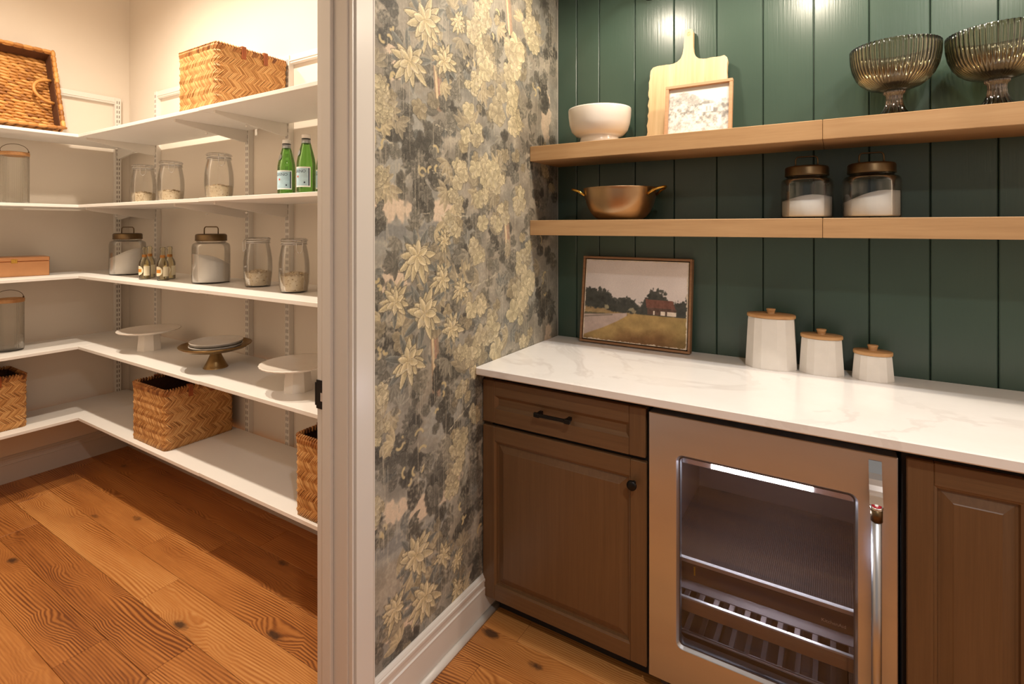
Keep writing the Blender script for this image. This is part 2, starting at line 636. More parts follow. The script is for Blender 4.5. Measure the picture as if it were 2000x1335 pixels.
CEIL = 3.05
floor = struct(MB().box(-2.86, 2.44, -4.2, 0.06, -0.06, -0.004), 'floor', M['subfloor'])
PW = 0.147
joints = {0: [-1.514], -1: [-1.153], -2: [-2.15, -0.756], 1: [-1.227, 0.12], 2: [-1.08, 0.522]}
prm = random.Random(5)
for j in range(3, -11, -1):
    y1 = -0.94 + PW * j + (0 if j > -10 else 0)
    y0 = y1 - PW
    js = sorted(joints.get(j, []))
    xs = js[:] if js else [-2.0 + prm.uniform(0, 1.1)]
    while xs[0] > -2.8:
        xs.insert(0, xs[0] - prm.uniform(1.25, 1.5))
    while xs[-1] < 2.4:
        xs.append(xs[-1] + prm.uniform(1.25, 1.5))
    xs[0], xs[-1] = max(xs[0], -2.82), 2.4
    for a, b in zip(xs[:-1], xs[1:]):
        a, b = max(a, -2.82), min(b, 2.4)
        if b - a < 0.02:
            continue
        hx, hy = (b - a) / 2, PW / 2
        o = MB().bev(-hx + 0.0006, hx - 0.0006, -hy + 0.0006, hy - 0.0006, -0.006, 0.0, 0.0012).build('plank', M['plank'], floor, ((a + b) / 2, (y0 + y1) / 2, 0))
MB().box(-2.82, 2.4, -4.2, -0.94 - PW * 11, -0.006, 0).build('floor_beyond', M['plank'], floor)

ceiling = struct(MB().box(-2.94, 2.5, -4.2, 0.12, CEIL, CEIL + 0.06), 'ceiling', M['ceiling'])

# green tongue-and-groove wall
wall_back = struct(MB().box(-0.12, 2.4, 0.013, 0.10, 0, CEIL), 'wall_back', M['green_gap'])
edges = [0.001, 0.097, 0.206, 0.369, 0.534, 0.700, 0.866, 1.032, 1.198, 1.364, 1.531, 1.697, 1.863, 2.03, 2.196, 2.4]
for a, b in zip(edges[:-1], edges[1:]):
    MB().bev(a + 0.0012, b - 0.0012, 0.0, 0.014, 0.0, CEIL, 0.0028).build('wall_board', M['green'], wall_back)

# wallpapered wall with the doorway to the pantry
wl = MB()
wl.box(-0.121, 0.0, -1.214, 0.10, 0, CEIL)
wl.box(-0.121, 0.0, -2.068, -1.214, 2.44, CEIL)
wl.box(-0.121, 0.0, -4.2, -2.068, 0, CEIL)
wall_left = struct(wl, 'wall_left', M['wall'])

wall_pb = struct(MB().box(-2.82, -0.121, -0.585, -0.50, 0, CEIL), 'wall_pantry_back', M['wall'])
wall_pl = struct(MB().box(-2.90, -2.82, -2.3, -0.50, 0, CEIL), 'wall_pantry_left', M['wall'])
wall_pf = struct(MB().box(-2.82, -0.121, -2.25, -2.15, 0, CEIL), 'wall_pantry_front', M['wall'])
wall_r = struct(MB().box(2.40, 2.48, -4.2, 0.10, 0, CEIL), 'wall_right', M['wall'])

# door casing, jamb and stop
trim = bpy.data.objects.new('trim_1', None)
col.objects.link(trim)
trim['kind'] = 'structure'
sec = [(0, -1.150), (0.017, -1.150), (0.018, -1.152), (0.018, -1.1545), (0.0165, -1.156), (0.0165, -1.212), (0.0185, -1.2135), (0.0185, -1.2165), (0.010, -1.2185), (0.010, -1.2215), (0.0145, -1.223), (0.0145, -1.2275), (0, -1.2275)]
MB().prism(sec, 0, 2.52, 2).build('casing', M['trim'], trim)
sec2 = [(x, -2.05 - 1.232 - y) for x, y in sec][::-1]
MB().prism(sec2, 0, 2.52, 2).build('casing', M['trim'], trim)
MB().bev(-0.121, 0.0, -1.232, -1.2135, 0, 2.44, 0.001).build('jamb', M['trim'], trim)
MB().bev(-0.121, 0.0, -2.0685, -2.05, 0, 2.44, 0.001).build('jamb', M['trim'], trim)
MB().bev(-0.088, -0.053, -1.243, -1.2319, 0, 2.43, 0.002).build('door_stop', M['trim'], trim)
MB().bev(-0.088, -0.053, -2.0501, -2.039, 0, 2.43, 0.002).build('door_stop', M['trim'], trim)
sp = MB().bev(-0.1225, -0.092, -1.2345, -1.2321, 0.917, 0.996, 0.0006)
sp.bev(-0.128, -0.1222, -1.2345, -1.2305, 0.925, 0.988, 0.0006)
sp.bev(-0.1015, -0.0975, -1.2352, -1.2344, 0.975, 0.983, 0.0003)
sp.bev(-0.1015, -0.0975, -1.2352, -1.2344, 0.928, 0.936, 0.0003)
spo = sp.build('strike_plate', M['black'], trim, label='black metal strike plate on the door jamb')
MB().bev(-0.104, -0.096, -1.2353, -1.2343, 0.939, 0.962, 0.0003).build('latch_opening', M['silver'], trim)

# baseboards
prof = [(0, 0), (0.015, 0), (0.015, 0.104), (0.0165, 0.107), (0.0125, 0.111), (0.0125, 0.127), (0.0155, 0.1305), (0.0155, 0.139), (0.0115, 0.1415), (0.0115, 0.144), (0.008, 0.150), (0.004, 0.153), (0, 0.153)]
bl = struct(MB().prism(prof, -1.150, -0.53, 1), 'baseboard_left', M['base'])
shoe = [(0.015, 0)] + [(0.015 + 0.017 * math.cos(a), 0.020 * math.sin(a)) for a in np.linspace(0, PI / 2, 7)]
MB().prism(shoe, -1.150, -0.53, 1, smooth=True).build('shoe_moulding', M['base'], bl)
pp = [(-2.82 + x, z * 0.95) for x, z in prof]
bpl = struct(MB().prism(pp, -2.15, -0.585, 1), 'baseboard_pantry_left', M['base'])
pb = [(-0.585 - y, z * 0.95) for y, z in prof]
bpb = struct(MB().prism(pb, -2.80, -0.121, 0), 'baseboard_pantry_back', M['base'])

# ------------------------------------------------------------------ wallpaper print
WL=[(-0.923,2.068,0.081),(-0.993,1.92,0.075),(-0.752,2.121,0.042),(-0.826,1.965,0.058),(-0.958,1.328,0.076),(-0.834,1.246,0.054),(-0.737,1.203,0.044),(-0.923,1.145,0.081),(-1.054,1.197,0.057),(-0.788,1.075,0.055),(-0.999,1.012,0.07),(-0.965,0.405,0.071),(-0.832,0.334,0.044),(-0.76,0.284,0.038),(-0.923,0.254,0.073),(-1.054,0.294,0.054),(-0.758,0.181,0.045),(-0.826,1.372,0.037)]
WG=[(-0.362,2.099,0.083),(-0.402,2.017,0.074),(-0.565,2.006,0.065),(-0.631,2.128,0.063),(-0.588,2.221,0.049),(-0.236,2.221,0.065),(-0.279,2.325,0.051),(-0.495,1.866,0.067),(-0.342,1.853,0.067),(-0.662,1.738,0.055),(-0.598,1.631,0.064),(-0.737,1.591,0.049),(-0.52,1.599,0.051),(-0.615,1.508,0.052),(-0.78,1.415,0.042),(-0.766,1.502,0.038),(-0.321,1.171,0.08),(-0.362,1.092,0.062),(-0.565,1.023,0.073),(-0.631,1.145,0.052),(-0.637,1.313,0.05),(-0.301,1.301,0.053),(-0.354,1.508,0.054),(-1.115,1.808,0.044),(-1.109,1.751,0.038),(-1.123,1.567,0.035),(-0.33,0.94,0.055),(-1.109,0.912,0.044),(-1.115,0.852,0.038),(-0.743,0.68,0.046),(-0.78,0.618,0.045),(-1.126,0.614,0.032),(-0.794,0.538,0.041),(-0.723,0.979,0.039),(-0.484,1.444,0.047),(-0.144,1.696,0.041),(-0.662,1.917,0.044),(-0.647,0.963,0.048),(-0.723,0.854,0.036),(-0.647,0.761,0.041)]
WD=[(-1.109,2.021,0.053),(-1.068,1.982,0.042),(-1.058,1.723,0.054),(-1.015,1.773,0.034),(-1.089,1.676,0.047),(-0.958,1.66,0.071),(-0.886,1.653,0.062),(-0.923,1.568,0.065),(-0.923,1.495,0.058),(-0.873,1.605,0.05),(-1.109,1.517,0.035),(-1.119,1.434,0.032),(-0.794,1.819,0.052),(-0.737,1.671,0.042),(-0.459,1.724,0.056),(-0.144,2.012,0.068),(-0.071,2.19,0.06),(-0.402,1.659,0.053),(-1.068,1.102,0.045),(-1.109,1.072,0.038),(-1.124,1.249,0.029),(-0.816,0.981,0.051),(-0.873,0.935,0.05),(-0.647,0.871,0.041),(-1.058,0.792,0.054),(-0.993,0.808,0.044),(-0.935,0.686,0.067),(-0.993,0.645,0.053),(-0.903,0.576,0.072),(-1.068,0.714,0.042),(-1.115,0.557,0.035),(-1.123,0.243,0.049),(-0.647,0.669,0.055),(-0.702,0.795,0.047),(-0.647,0.466,0.055),(-0.631,0.274,0.048),(-0.794,1.148,0.045),(-0.873,1.225,0.043),(-0.723,1.281,0.046),(-0.531,1.346,0.054),(-0.402,1.281,0.049),(-0.144,1.425,0.063),(-0.191,1.07,0.053),(-0.12,1.152,0.055),(-0.708,1.441,0.043),(-0.794,1.905,0.045),(-1.079,1.853,0.039),(-0.708,2.014,0.039),(-0.459,2.203,0.048),(-0.548,2.097,0.042),(-0.821,0.439,0.044),(-0.873,0.298,0.046),(-0.737,0.417,0.042),(-0.847,0.853,0.044),(-0.794,0.77,0.048),(-0.647,0.19,0.044),(-1.015,0.178,0.04),(-0.191,1.558,0.053),(-0.678,1.097,0.044)]
WP=[(-1.068,1.482,0.051,0.039),(-0.821,1.471,0.058,0.031),(-0.115,1.892,0.032,0.091),(-0.096,0.901,0.028,0.064),(-1.079,0.577,0.053,0.033),(-0.923,0.544,0.048,0.029),(-0.794,0.546,0.045,0.028),(-1.015,0.232,0.061,0.04),(-1.079,1.252,0.05,0.039),(-1.058,1.903,0.039,0.039)]
WH=[(-1.079,1.4,0.068,0.036),(-0.873,1.406,0.073,0.036),(-1.058,0.492,0.06,0.03),(-0.873,0.464,0.056,0.026),(-0.086,0.826,0.032,0.037),(-0.115,1.767,0.036,0.046),(-1.058,1.633,0.045,0.075),(-0.958,1.724,0.047,0.063),(-0.821,0.812,0.068,0.051)]
WT=[(-0.873,2.018,-0.853,1.841),(-0.878,1.068,-0.866,0.892),(-0.432,2.312,-0.409,2.168),(-0.447,1.464,-0.425,1.303)]


def smooth_noise(H, W, cell, r):
    gh, gw = int(H / cell) + 3, int(W / cell) + 3
    g = r.rand(gh, gw)
    y, x = np.arange(H) / cell, np.arange(W) / cell
    yi, xi = y.astype(int), x.astype(int)
    fy, fx = y - yi, x - xi
    fy, fx = fy * fy * (3 - 2 * fy), fx * fx * (3 - 2 * fx)
    a = g[yi][:, xi] * (1 - fx) + g[yi][:, xi + 1] * fx
    b = g[yi + 1][:, xi] * (1 - fx) + g[yi + 1][:, xi + 1] * fx
    return a * (1 - fy[:, None]) + b * fy[:, None]


class Canvas:
    # a small painter: metric canvas, straight sRGB values 0..1
    def __init__(s, u0, u1, v0, v1, st):
        s.u0, s.v0, s.st = u0, v0, st
        s.W, s.H = int((u1 - u0) / st) + 1, int((v1 - v0) / st) + 1
        s.img = np.zeros((s.H, s.W, 3))
        s.U = u0 + np.arange(s.W) * st
        s.V = v0 + np.arange(s.H) * st

    def win(s, u, v, r):
        a, b = int((u - r - s.u0) / s.st), int((u + r - s.u0) / s.st) + 2
        c, d = int((v - r - s.v0) / s.st), int((v + r - s.v0) / s.st) + 2
        a, b, c, d = max(a, 0), min(b, s.W), max(c, 0), min(d, s.H)
        if a >= b or c >= d:
            return None
        return slice(c, d), slice(a, b), s.U[a:b][None, :] - u, s.V[c:d][:, None] - v

    def blend(s, sy, sx, alpha, colr):
        a = np.clip(alpha, 0, 1)[..., None]
        s.img[sy, sx] = s.img[sy, sx] * (1 - a) + colr * a

    def blob(s, u, v, ru, rv, colr, soft=0.5, al=1.0, rag=0.0):
        q = s.win(u, v, max(ru, rv) * (1 + soft + rag))
        if not q:
            return
        sy, sx, X, Y = q
        d = np.sqrt((X / ru) ** 2 + (Y / rv) ** 2)
        if rag:
            d = d + (s.rag[sy, sx] - 0.5) * 2 * rag
        s.blend(sy, sx, al * np.clip((1 + soft - d) / soft, 0, 1), np.array(colr))

    def petal(s, u, v, ln, wd, ang, base, tip, rim, al=1.0, vein=None, fat=0.7):
        q = s.win(u + math.cos(ang) * ln / 2, v + math.sin(ang) * ln / 2, ln * 0.62 + wd)
        if not q:
            return
        sy, sx, X, Y = q
        X = X + math.cos(ang) * ln / 2
        Y = Y + math.sin(ang) * ln / 2
        tt = (X * math.cos(ang) + Y * math.sin(ang)) / ln
        w = -X * math.sin(ang) + Y * math.cos(ang)
        tc = np.clip(tt, 0.0, 1.0)
        hw = wd * np.sin(PI * tc ** fat) ** 0.75 + 1e-6
        e = np.abs(w) / hw
        ins = ((tt > 0) & (tt < 1) & (e < 1)).astype(float)
        k = tc[..., None]
        c = np.array(base) * (1 - k) + np.array(tip) * k
        c = c * (1 - 0.16 * (w / hw)[..., None].clip(-1, 1))
        rm = np.clip((e - 0.72) / 0.2, 0, 1)[..., None]
        c = c * (1 - rm * 0.75) + np.array(rim) * rm * 0.75
        if vein is not None:
            vn = np.clip(1 - np.abs(w) / (s.st * 0.9), 0, 1)[..., None] * 0.5
            c = c * (1 - vn) + np.array(vein) * vn
        s.blend(sy, sx, ins * al, c)

    def lobed(s, u, v, r, ang, base, rim, n=6, al=1.0, sq=1.0):
        # a leaf of rounded lobes fanned about its stalk
        s.blob(u, v, r * 0.45, r * 0.45, tuple(x * 0.93 for x in base), 0.3, al)
        order = list(range(n))
        random.shuffle(order)
        for k in order:
            a = ang + (k - (n - 1) / 2) * (2.0 * PI * 0.86 / n) + random.uniform(-0.12, 0.12)
            rr = r * (0.85 + 0.3 * random.random())
            dk = tuple(x * 0.62 for x in base)
            s.petal(u - 0.15 * r * math.cos(a), v - 0.15 * r * math.sin(a), rr + 0.003, r * 0.33 + 0.0028, a, dk, dk, dk, al * 0.45, None, 1.7)
            s.petal(u - 0.15 * r * math.cos(a), v - 0.15 * r * math.sin(a), rr, r * 0.33, a, tuple(x * 0.84 for x in base), base, rim, al, tuple(x * 0.80 for x in base), 1.7)

    def line(s, p, q, wd, colr, al=1.0, taper=0.0):
        n = max(2, int(math.dist(p, q) / s.st * 1.2))
        for k in range(n + 1):
            f = k / n
            s.blob(p[0] + (q[0] - p[0]) * f, p[1] + (q[1] - p[1]) * f, wd * (1 - taper * f), wd * (1 - taper * f), colr, 0.6, al)


random.seed(3)
cv = Canvas(-1.165, 0.0, 0.135, 2.46, 0.0021)
r1 = np.random.RandomState(4)
na, nb, nc = smooth_noise(cv.H, cv.W, 60, r1), smooth_noise(cv.H, cv.W, 22, r1), smooth_noise(cv.H, cv.W, 5, r1)
cv.rag = smooth_noise(cv.H, cv.W, 14, r1) * 0.6 + smooth_noise(cv.H, cv.W, 6, r1) * 0.4
cv.img[:] = np.array([0.53, 0.515, 0.49]) * (0.86 + 0.28 * nb[..., None])
cv.img += (na[..., None] - 0.5) * np.array([-0.03, 0.00, 0.03])
for (u, v, a, b) in WH:
    cv.blob(u, v, a * 1.25, b * 1.3, (0.58, 0.58, 0.57), 0.5, 0.85, 0.5)
for (u, v, a, b) in WP:
    cv.blob(u, v, a * 1.15, b * 1.15, (0.80, 0.725, 0.655), 0.25, 0.95, 0.7)
for (u, v, a, b) in WH[:4]:
    cv.blob(u, v, a * 1.1, b * 0.6, (0.47, 0.475, 0.48), 0.4, 0.85, 0.5)
occ = [(p[0], p[1], max(p[2:])) for p in WP]
GREYS = [(0.36, 0.35, 0.33), (0.42, 0.41, 0.385), (0.48, 0.47, 0.445), (0.40, 0.405, 0.40), (0.33, 0.325, 0.31)]
for k in range(620):
    u, v = random.uniform(-1.16, 0), random.uniform(0.14, 2.45)
    if any(math.hypot(u - a, (v - b) * 1.2) < c * 1.05 for a, b, c in occ):
        continue
    g = random.choice(GREYS)
    if random.random() < 0.5:
        a0 = random.uniform(0, 2 * PI)
        for q in range(5):
            cv.petal(u, v, random.uniform(0.035, 0.062), 0.0095, a0 + q * 0.5, g, tuple(x * 1.12 for x in g), tuple(x * 1.26 for x in g), 0.9, tuple(x * 0.75 for x in g), 1.0)
    else:
        cv.lobed(u, v, random.uniform(0.022, 0.038), random.uniform(0, 2 * PI), g, tuple(x * 1.18 for x in g), 6, 0.9)
# trunks
for (a, b, c, d) in WT:
    cv.line((a, b), (c, d - 0.03), 0.013, (0.56, 0.48, 0.42), 0.9)
    cv.line((a - 0.009, b), (c - 0.007, d - 0.03), 0.004, (0.80, 0.72, 0.60), 0.9)
    cv.line((a + 0.004, b), (c + 0.004, d - 0.03), 0.003, (0.62, 0.49, 0.43), 0.9)
# dark leaf sprays
for (u, v, r) in WD:
    for q in range(7):
        uu, vv = u + random.gauss(0, r * 0.55), v + random.gauss(0, r * 0.65)
        g = random.choice([(0.30, 0.293, 0.28), (0.35, 0.342, 0.325), (0.41, 0.40, 0.38), (0.46, 0.45, 0.425)])
        cv.lobed(uu, vv, r * random.uniform(0.45, 0.72), random.uniform(-2.6, -0.5), g, tuple(x * 1.20 for x in g), 6, 0.95)
    if random.random() < 0.45:
        for q in range(3):
            a0 = random.uniform(0, 2 * PI)
            uu, vv, rr = u + random.gauss(0, r * 0.4), v + random.gauss(0, r * 0.5), r * random.uniform(0.18, 0.3)
            for s_ in range(9):
                a = a0 + s_ * 0.28
                cv.blob(uu + rr * math.cos(a), vv + rr * math.sin(a), 0.0035, 0.0035, (0.72, 0.66, 0.52), 0.5, 0.8)
# muted leaves around the gold ones
for (u, v, r) in WG + WL:
    for q in range(5):
        uu, vv = u + random.gauss(0, r * 0.9), v + random.gauss(0, r * 1.1)
        g = random.choice([(0.58, 0.54, 0.46), (0.52, 0.49, 0.43), (0.63, 0.585, 0.49), (0.47, 0.455, 0.42)])
        if random.random() < 0.5:
            cv.lobed(uu, vv, r * random.uniform(0.40, 0.7), random.uniform(-2.6, -0.5), g, tuple(x * 1.15 for x in g), 6, 0.85)
        else:
            a0 = random.uniform(0, 2 * PI)
            for k in range(5):
                cv.petal(uu, vv, random.uniform(0.04, 0.07), 0.011, a0 + k * 0.5, g, tuple(x * 1.1 for x in g), tuple(x * 1.25 for x in g), 0.85, tuple(x * 0.75 for x in g), 0.9)
# gold lobed leaves, upper ones hang over lower ones
for (u, v, r) in sorted(WG, key=lambda p: p[1]):
    for q in range(6):
        uu, vv = u + random.gauss(0, r * 0.45), v + random.gauss(0, r * 0.55)
        m = random.uniform(0.94, 1.04)
        g = tuple(x * m for x in random.choice([(0.72, 0.68, 0.575), (0.755, 0.71, 0.605), (0.68, 0.64, 0.55)]))
        cv.lobed(uu, vv, r * random.uniform(0.50, 0.82), random.uniform(-2.4, -0.7), g, tuple(min(1, x * 1.10) for x in g), 7, 0.93)
# lilies: dark leaves behind, broad pale petals in two whorls
for (u, v, r) in WL:
    d = random.uniform(0, 1)
    for q in range(8):
        a = d + q * 2 * PI / 8 + random.uniform(-0.2, 0.2)
        cv.petal(u, v, r * random.uniform(1.0, 1.45), r * 0.17, a, (0.32, 0.32, 0.31), (0.44, 0.455, 0.455), (0.58, 0.59, 0.575), 0.95, (0.26, 0.26, 0.25), 1.2)
    n = 13
    skip = random.uniform(0, 2 * PI)
    for q in sorted(range(n), key=lambda k: -math.sin(d + k * 2 * PI / n)):
        a = d + q * 2 * PI / n + random.uniform(-0.15, 0.15)
        ln = r * random.uniform(0.70, 1.15) * (1.15 if math.sin(a) < 0 else 1.0)
        if math.cos(a - skip) > 0.80:
            ln *= 0.55
        cv.petal(u, v, ln + 0.004, r * 0.155 + 0.004, a, (0.42, 0.39, 0.33), (0.46, 0.43, 0.36), (0.40, 0.37, 0.32), 0.8, None, 1.0)
        cv.petal(u, v, ln, r * 0.155, a, (0.60, 0.55, 0.43), (0.775, 0.73, 0.615), (0.84, 0.80, 0.705), 1.0, (0.60, 0.54, 0.43), 1.0)
    for q in range(6):
        a = d + q * 2 * PI / 6 + 0.3
        cv.petal(u, v, r * 0.66 + 0.003, r * 0.15 + 0.003, a, (0.5, 0.46, 0.38), (0.5, 0.46, 0.38), (0.46, 0.42, 0.35), 0.7, None, 1.0)
        cv.petal(u, v, r * 0.66, r * 0.15, a, (0.68, 0.62, 0.49), (0.82, 0.78, 0.67), (0.88, 0.84, 0.75), 1.0, (0.64, 0.58, 0.46), 1.0)
# worn threads and scratches
for k in range(620):
    u, v = random.uniform(-1.16, 0), random.uniform(0.2, 2.45)
    cv.line((u, v), (u + random.gauss(0, 0.002), v - random.uniform(0.02, 0.16)), 0.0011, (0.72, 0.69, 0.63), random.uniform(0.15, 0.5))
for (a, b, c, d) in ((-1.15, 1.70, -1.06, 1.655), (-0.93, 1.462, -0.70, 1.455), (-0.74, 1.93, -0.60, 1.86), (-0.72, 1.19, -0.50, 1.24), (-1.15, 0.965, -1.0, 0.99), (-0.95, 0.66, -0.68, 0.80), (-0.90, 1.60, -0.75, 1.58), (-0.60, 0.98, -0.42, 1.04), (-0.88, 1.75, -0.78, 1.735)):
    n = 26
    for k in range(n):
        if random.random() < 0.3:
            continue
        f, g = k / n, (k + 1.2) / n
        w0 = random.gauss(0, 0.0025)
        cv.line((a + (c - a) * f, b + (d - b) * f + w0), (a + (c - a) * g, b + (d - b) * g + w0), random.uniform(0.0008, 0.0018), (0.80, 0.77, 0.70), random.uniform(0.25, 0.6))
sp = smooth_noise(cv.H, cv.W, 3, r1) * 0.6 + nc * 0.4
streak = smooth_noise(cv.W, 1 + cv.H, 2.0, r1)[:, :cv.H].T * 0.5 + np.repeat(r1.rand(1, cv.W), cv.H, 0) * 0.5
cv.img *= (0.90 + 0.14 * sp + 0.10 * streak)[..., None]
wear = np.clip((sp * 0.7 + nb * 0.45 - 0.72) * 5, 0, 1)[..., None] * 0.55
cv.img = cv.img * (1 - wear) + np.array([0.68, 0.65, 0.60]) * wear
img = np.clip((0.06 + cv.img * 0.99) * np.array([0.95, 0.932, 0.885]), 0, 1) ** 2.2
P = np.zeros((cv.H, cv.W, 3))
P[..., 0] = 0.0006
P[..., 1] = cv.U[None, :]
P[..., 2] = cv.V[:, None]
wp = grid_mesh('wallpaper', P, img, M['wallpaper'], wall_left)
wp['label'] = 'faded verdure wallpaper with gold leaves and lilies on grey'
# plain upper sheet above the frame, same ground colour
MB().box(0, 0.0006, -1.165, 0, 2.46, CEIL).build('wallpaper_top', plain('wallpaper_ground', lin(124, 120, 110), 0.62), wall_left)

# ------------------------------------------------------------------ pantry shelving
SHZ = [1.926, 1.540, 1.152, 0.764, 0.374]
ORD = ['top', 'second', 'middle', 'fourth', 'lowest']
YB, YF = -0.612, -0.987
XL, XF = -2.793, -2.437


def bracket(mb, at, z, run):
    # tapered steel arm below a shelf: run 'back' reaches to -y, 'left' reaches to +x
    L = 0.345
    prof = [(0, 0), (L, 0), (L, -0.012), (L * 0.93, -0.017), (0.03, -0.060), (0.0, -0.060)]
    if run == 'back':
        mb.prism([(YB - a, z + b) for a, b in prof], at - 0.006, at + 0.006, 0)
        mb.bev(at - 0.007, at + 0.007, YB - 0.205, YB - 0.198, z - 0.047, z - 0.041, 0.0008)
    else:
        mb.prism([(XL + a, z + b) for a, b in prof], at - 0.006, at + 0.006, 1)
    return mb


for i, z in enumerate(SHZ):
    t_ = 0.016
    for (x0, x1, ups, side) in ((-2.432, -1.2045, (-2.415, -1.466), 'left'), (-1.2035, -0.125, (-1.137, -0.26), 'right')):
        e = empty('pantry_shelf', f'{ORD[i]} white shelf on the pantry back wall, {"corner-side" if side == "left" else "doorway-side"} length', 'shelf', (0, 0, 0), group='white shelves of the pantry')
        off = 0.0 if side == 'left' else 0.0015
        MB().bev(x0, x1, YF, YB, z - t_ + off, z + off, 0.0012).build('board', M['shelf_white'], e)
        for u in ups:
            bracket(MB(), u, z - t_ + off, 'back').build('bracket', M['bracket'], e)
    e = empty('pantry_shelf', f'{ORD[i]} white shelf on the left pantry wall', 'shelf', (0, 0, 0), group='white shelves of the pantry')
    MB().bev(XL, XF, -2.12, YB + 0.004, z - t_, z, 0.0012).build('board', M['shelf_white'], e)
    for u in (-0.657, -1.46):
        bracket(MB(), u, z - t_, 'left').build('bracket', M['bracket'], e)


def upright(x, y, run, label):
    e = empty('shelf_upright', label, 'shelf upright', (0, 0, 0), group='slotted shelf uprights in the pantry')
    z0, z1 = 0.25, 2.238
    m = MB()
    if run == 'back':
        m.bev(x - 0.015, x + 0.015, YB, -0.585, z0, z1, 0.001)
    else:
        m.bev(-2.82, XL, y - 0.017, y + 0.017, z0, z1, 0.001)
    m.build('channel', M['bracket'], e)
    s = MB()
    z = z0 + 0.03
    while z < z1 - 0.02:
        for d in (-0.006, 0.006):
            if run == 'back':
                s.box(x + d - 0.0018, x + d + 0.0018, YB - 0.0004, YB + 0.002, z, z + 0.018)
            else:
                s.box(XL - 0.002, XL + 0.0004, y + d - 0.0018, y + d + 0.0018, z, z + 0.018)
        z += 0.030
    s.build('slots', M['slot'], e, kind='stuff')


upright(-2.415, 0, 'back', 'slotted white upright on the back wall nearest the pantry corner')
upright(-1.466, 0, 'back', 'slotted white upright left of the paired ones behind the shelf joint')
upright(-1.137, 0, 'back', 'slotted white upright just right of the shelf joint behind the green bottles')
upright(-0.26, 0, 'back', 'slotted white upright on the back wall hidden beside the doorway')
upright(0, -0.657, 'left', 'slotted white upright on the left pantry wall near the corner')
upright(0, -1.46, 'left', 'slotted white upright on the left pantry wall behind the baskets')
hr = empty('hanging_rail', 'white horizontal hanging rail along the pantry back wall', 'rail')
MB().bev(-2.40, -0.125, -0.606, -0.585, 2.198, 2.240, 0.003).bev(-2.40, -0.125, -0.610, -0.600, 2.208, 2.216, 0.002).build('rail_body', M['bracket'], hr)
hr = empty('hanging_rail', 'white horizontal hanging rail along the left pantry wall', 'rail')
MB().bev(-2.82, -2.799, -2.13, -0.66, 2.198, 2.240, 0.003).bev(-2.805, -2.795, -2.13, -0.66, 2.208, 2.216, 0.002).build('rail_body', M['bracket'], hr)

# trims of the recessed ceiling lights
for lb, (x, y) in zip(('recessed ceiling light of the pantry nearer its left wall', 'recessed ceiling light of the pantry nearer the doorway', 'recessed ceiling light over the worktop near the wallpaper', 'recessed ceiling light over the worktop further right', 'recessed ceiling light in the middle of the room'), PANTRY_LAMPS + NICHE_LAMPS + [ROOM_LAMP]):
    cl = empty('recessed_light', lb, 'ceiling light', (x, y, CEIL), group='recessed ceiling lights')
    MB().lathe([(0.075, 0), (0.095, 0), (0.095, -0.004), (0.075, -0.006), (0.072, 0)], 36).build('trim_ring', M['bracket'], cl)

# ------------------------------------------------------------------ baskets
def rrect(s, W, D, r):
    # point and outward normal at arc length s of a rounded rectangle centred on 0
    segs = [(W - 2 * r, 'b'), (PI * r / 2, 'c0'), (D - 2 * r, 'r'), (PI * r / 2, 'c1'), (W - 2 * r, 't'), (PI * r / 2, 'c2'), (D - 2 * r, 'l'), (PI * r / 2, 'c3')]
    for L, k in segs:
        if s <= L:
            break
        s -= L
    w, d = W / 2, D / 2
    if k == 'b':
        return (-w + r + s, -d), (0, -1)
    if k == 'r':
        return (w, -d + r + s), (1, 0)
    if k == 't':
        return (w - r - s, d), (0, 1)
    if k == 'l':
        return (-w, d - r - s), (-1, 0)
    a = s / r + {'c0': -PI / 2, 'c1': 0, 'c2': PI / 2, 'c3': PI}[k]
    cx, cy = {'c0': (w - r, -d + r), 'c1': (w - r, d - r), 'c2': (-w + r, d - r), 'c3': (-w + r, -d + r)}[k]
    return (cx + r * math.cos(a), cy + r * math.sin(a)), (math.cos(a), math.sin(a))


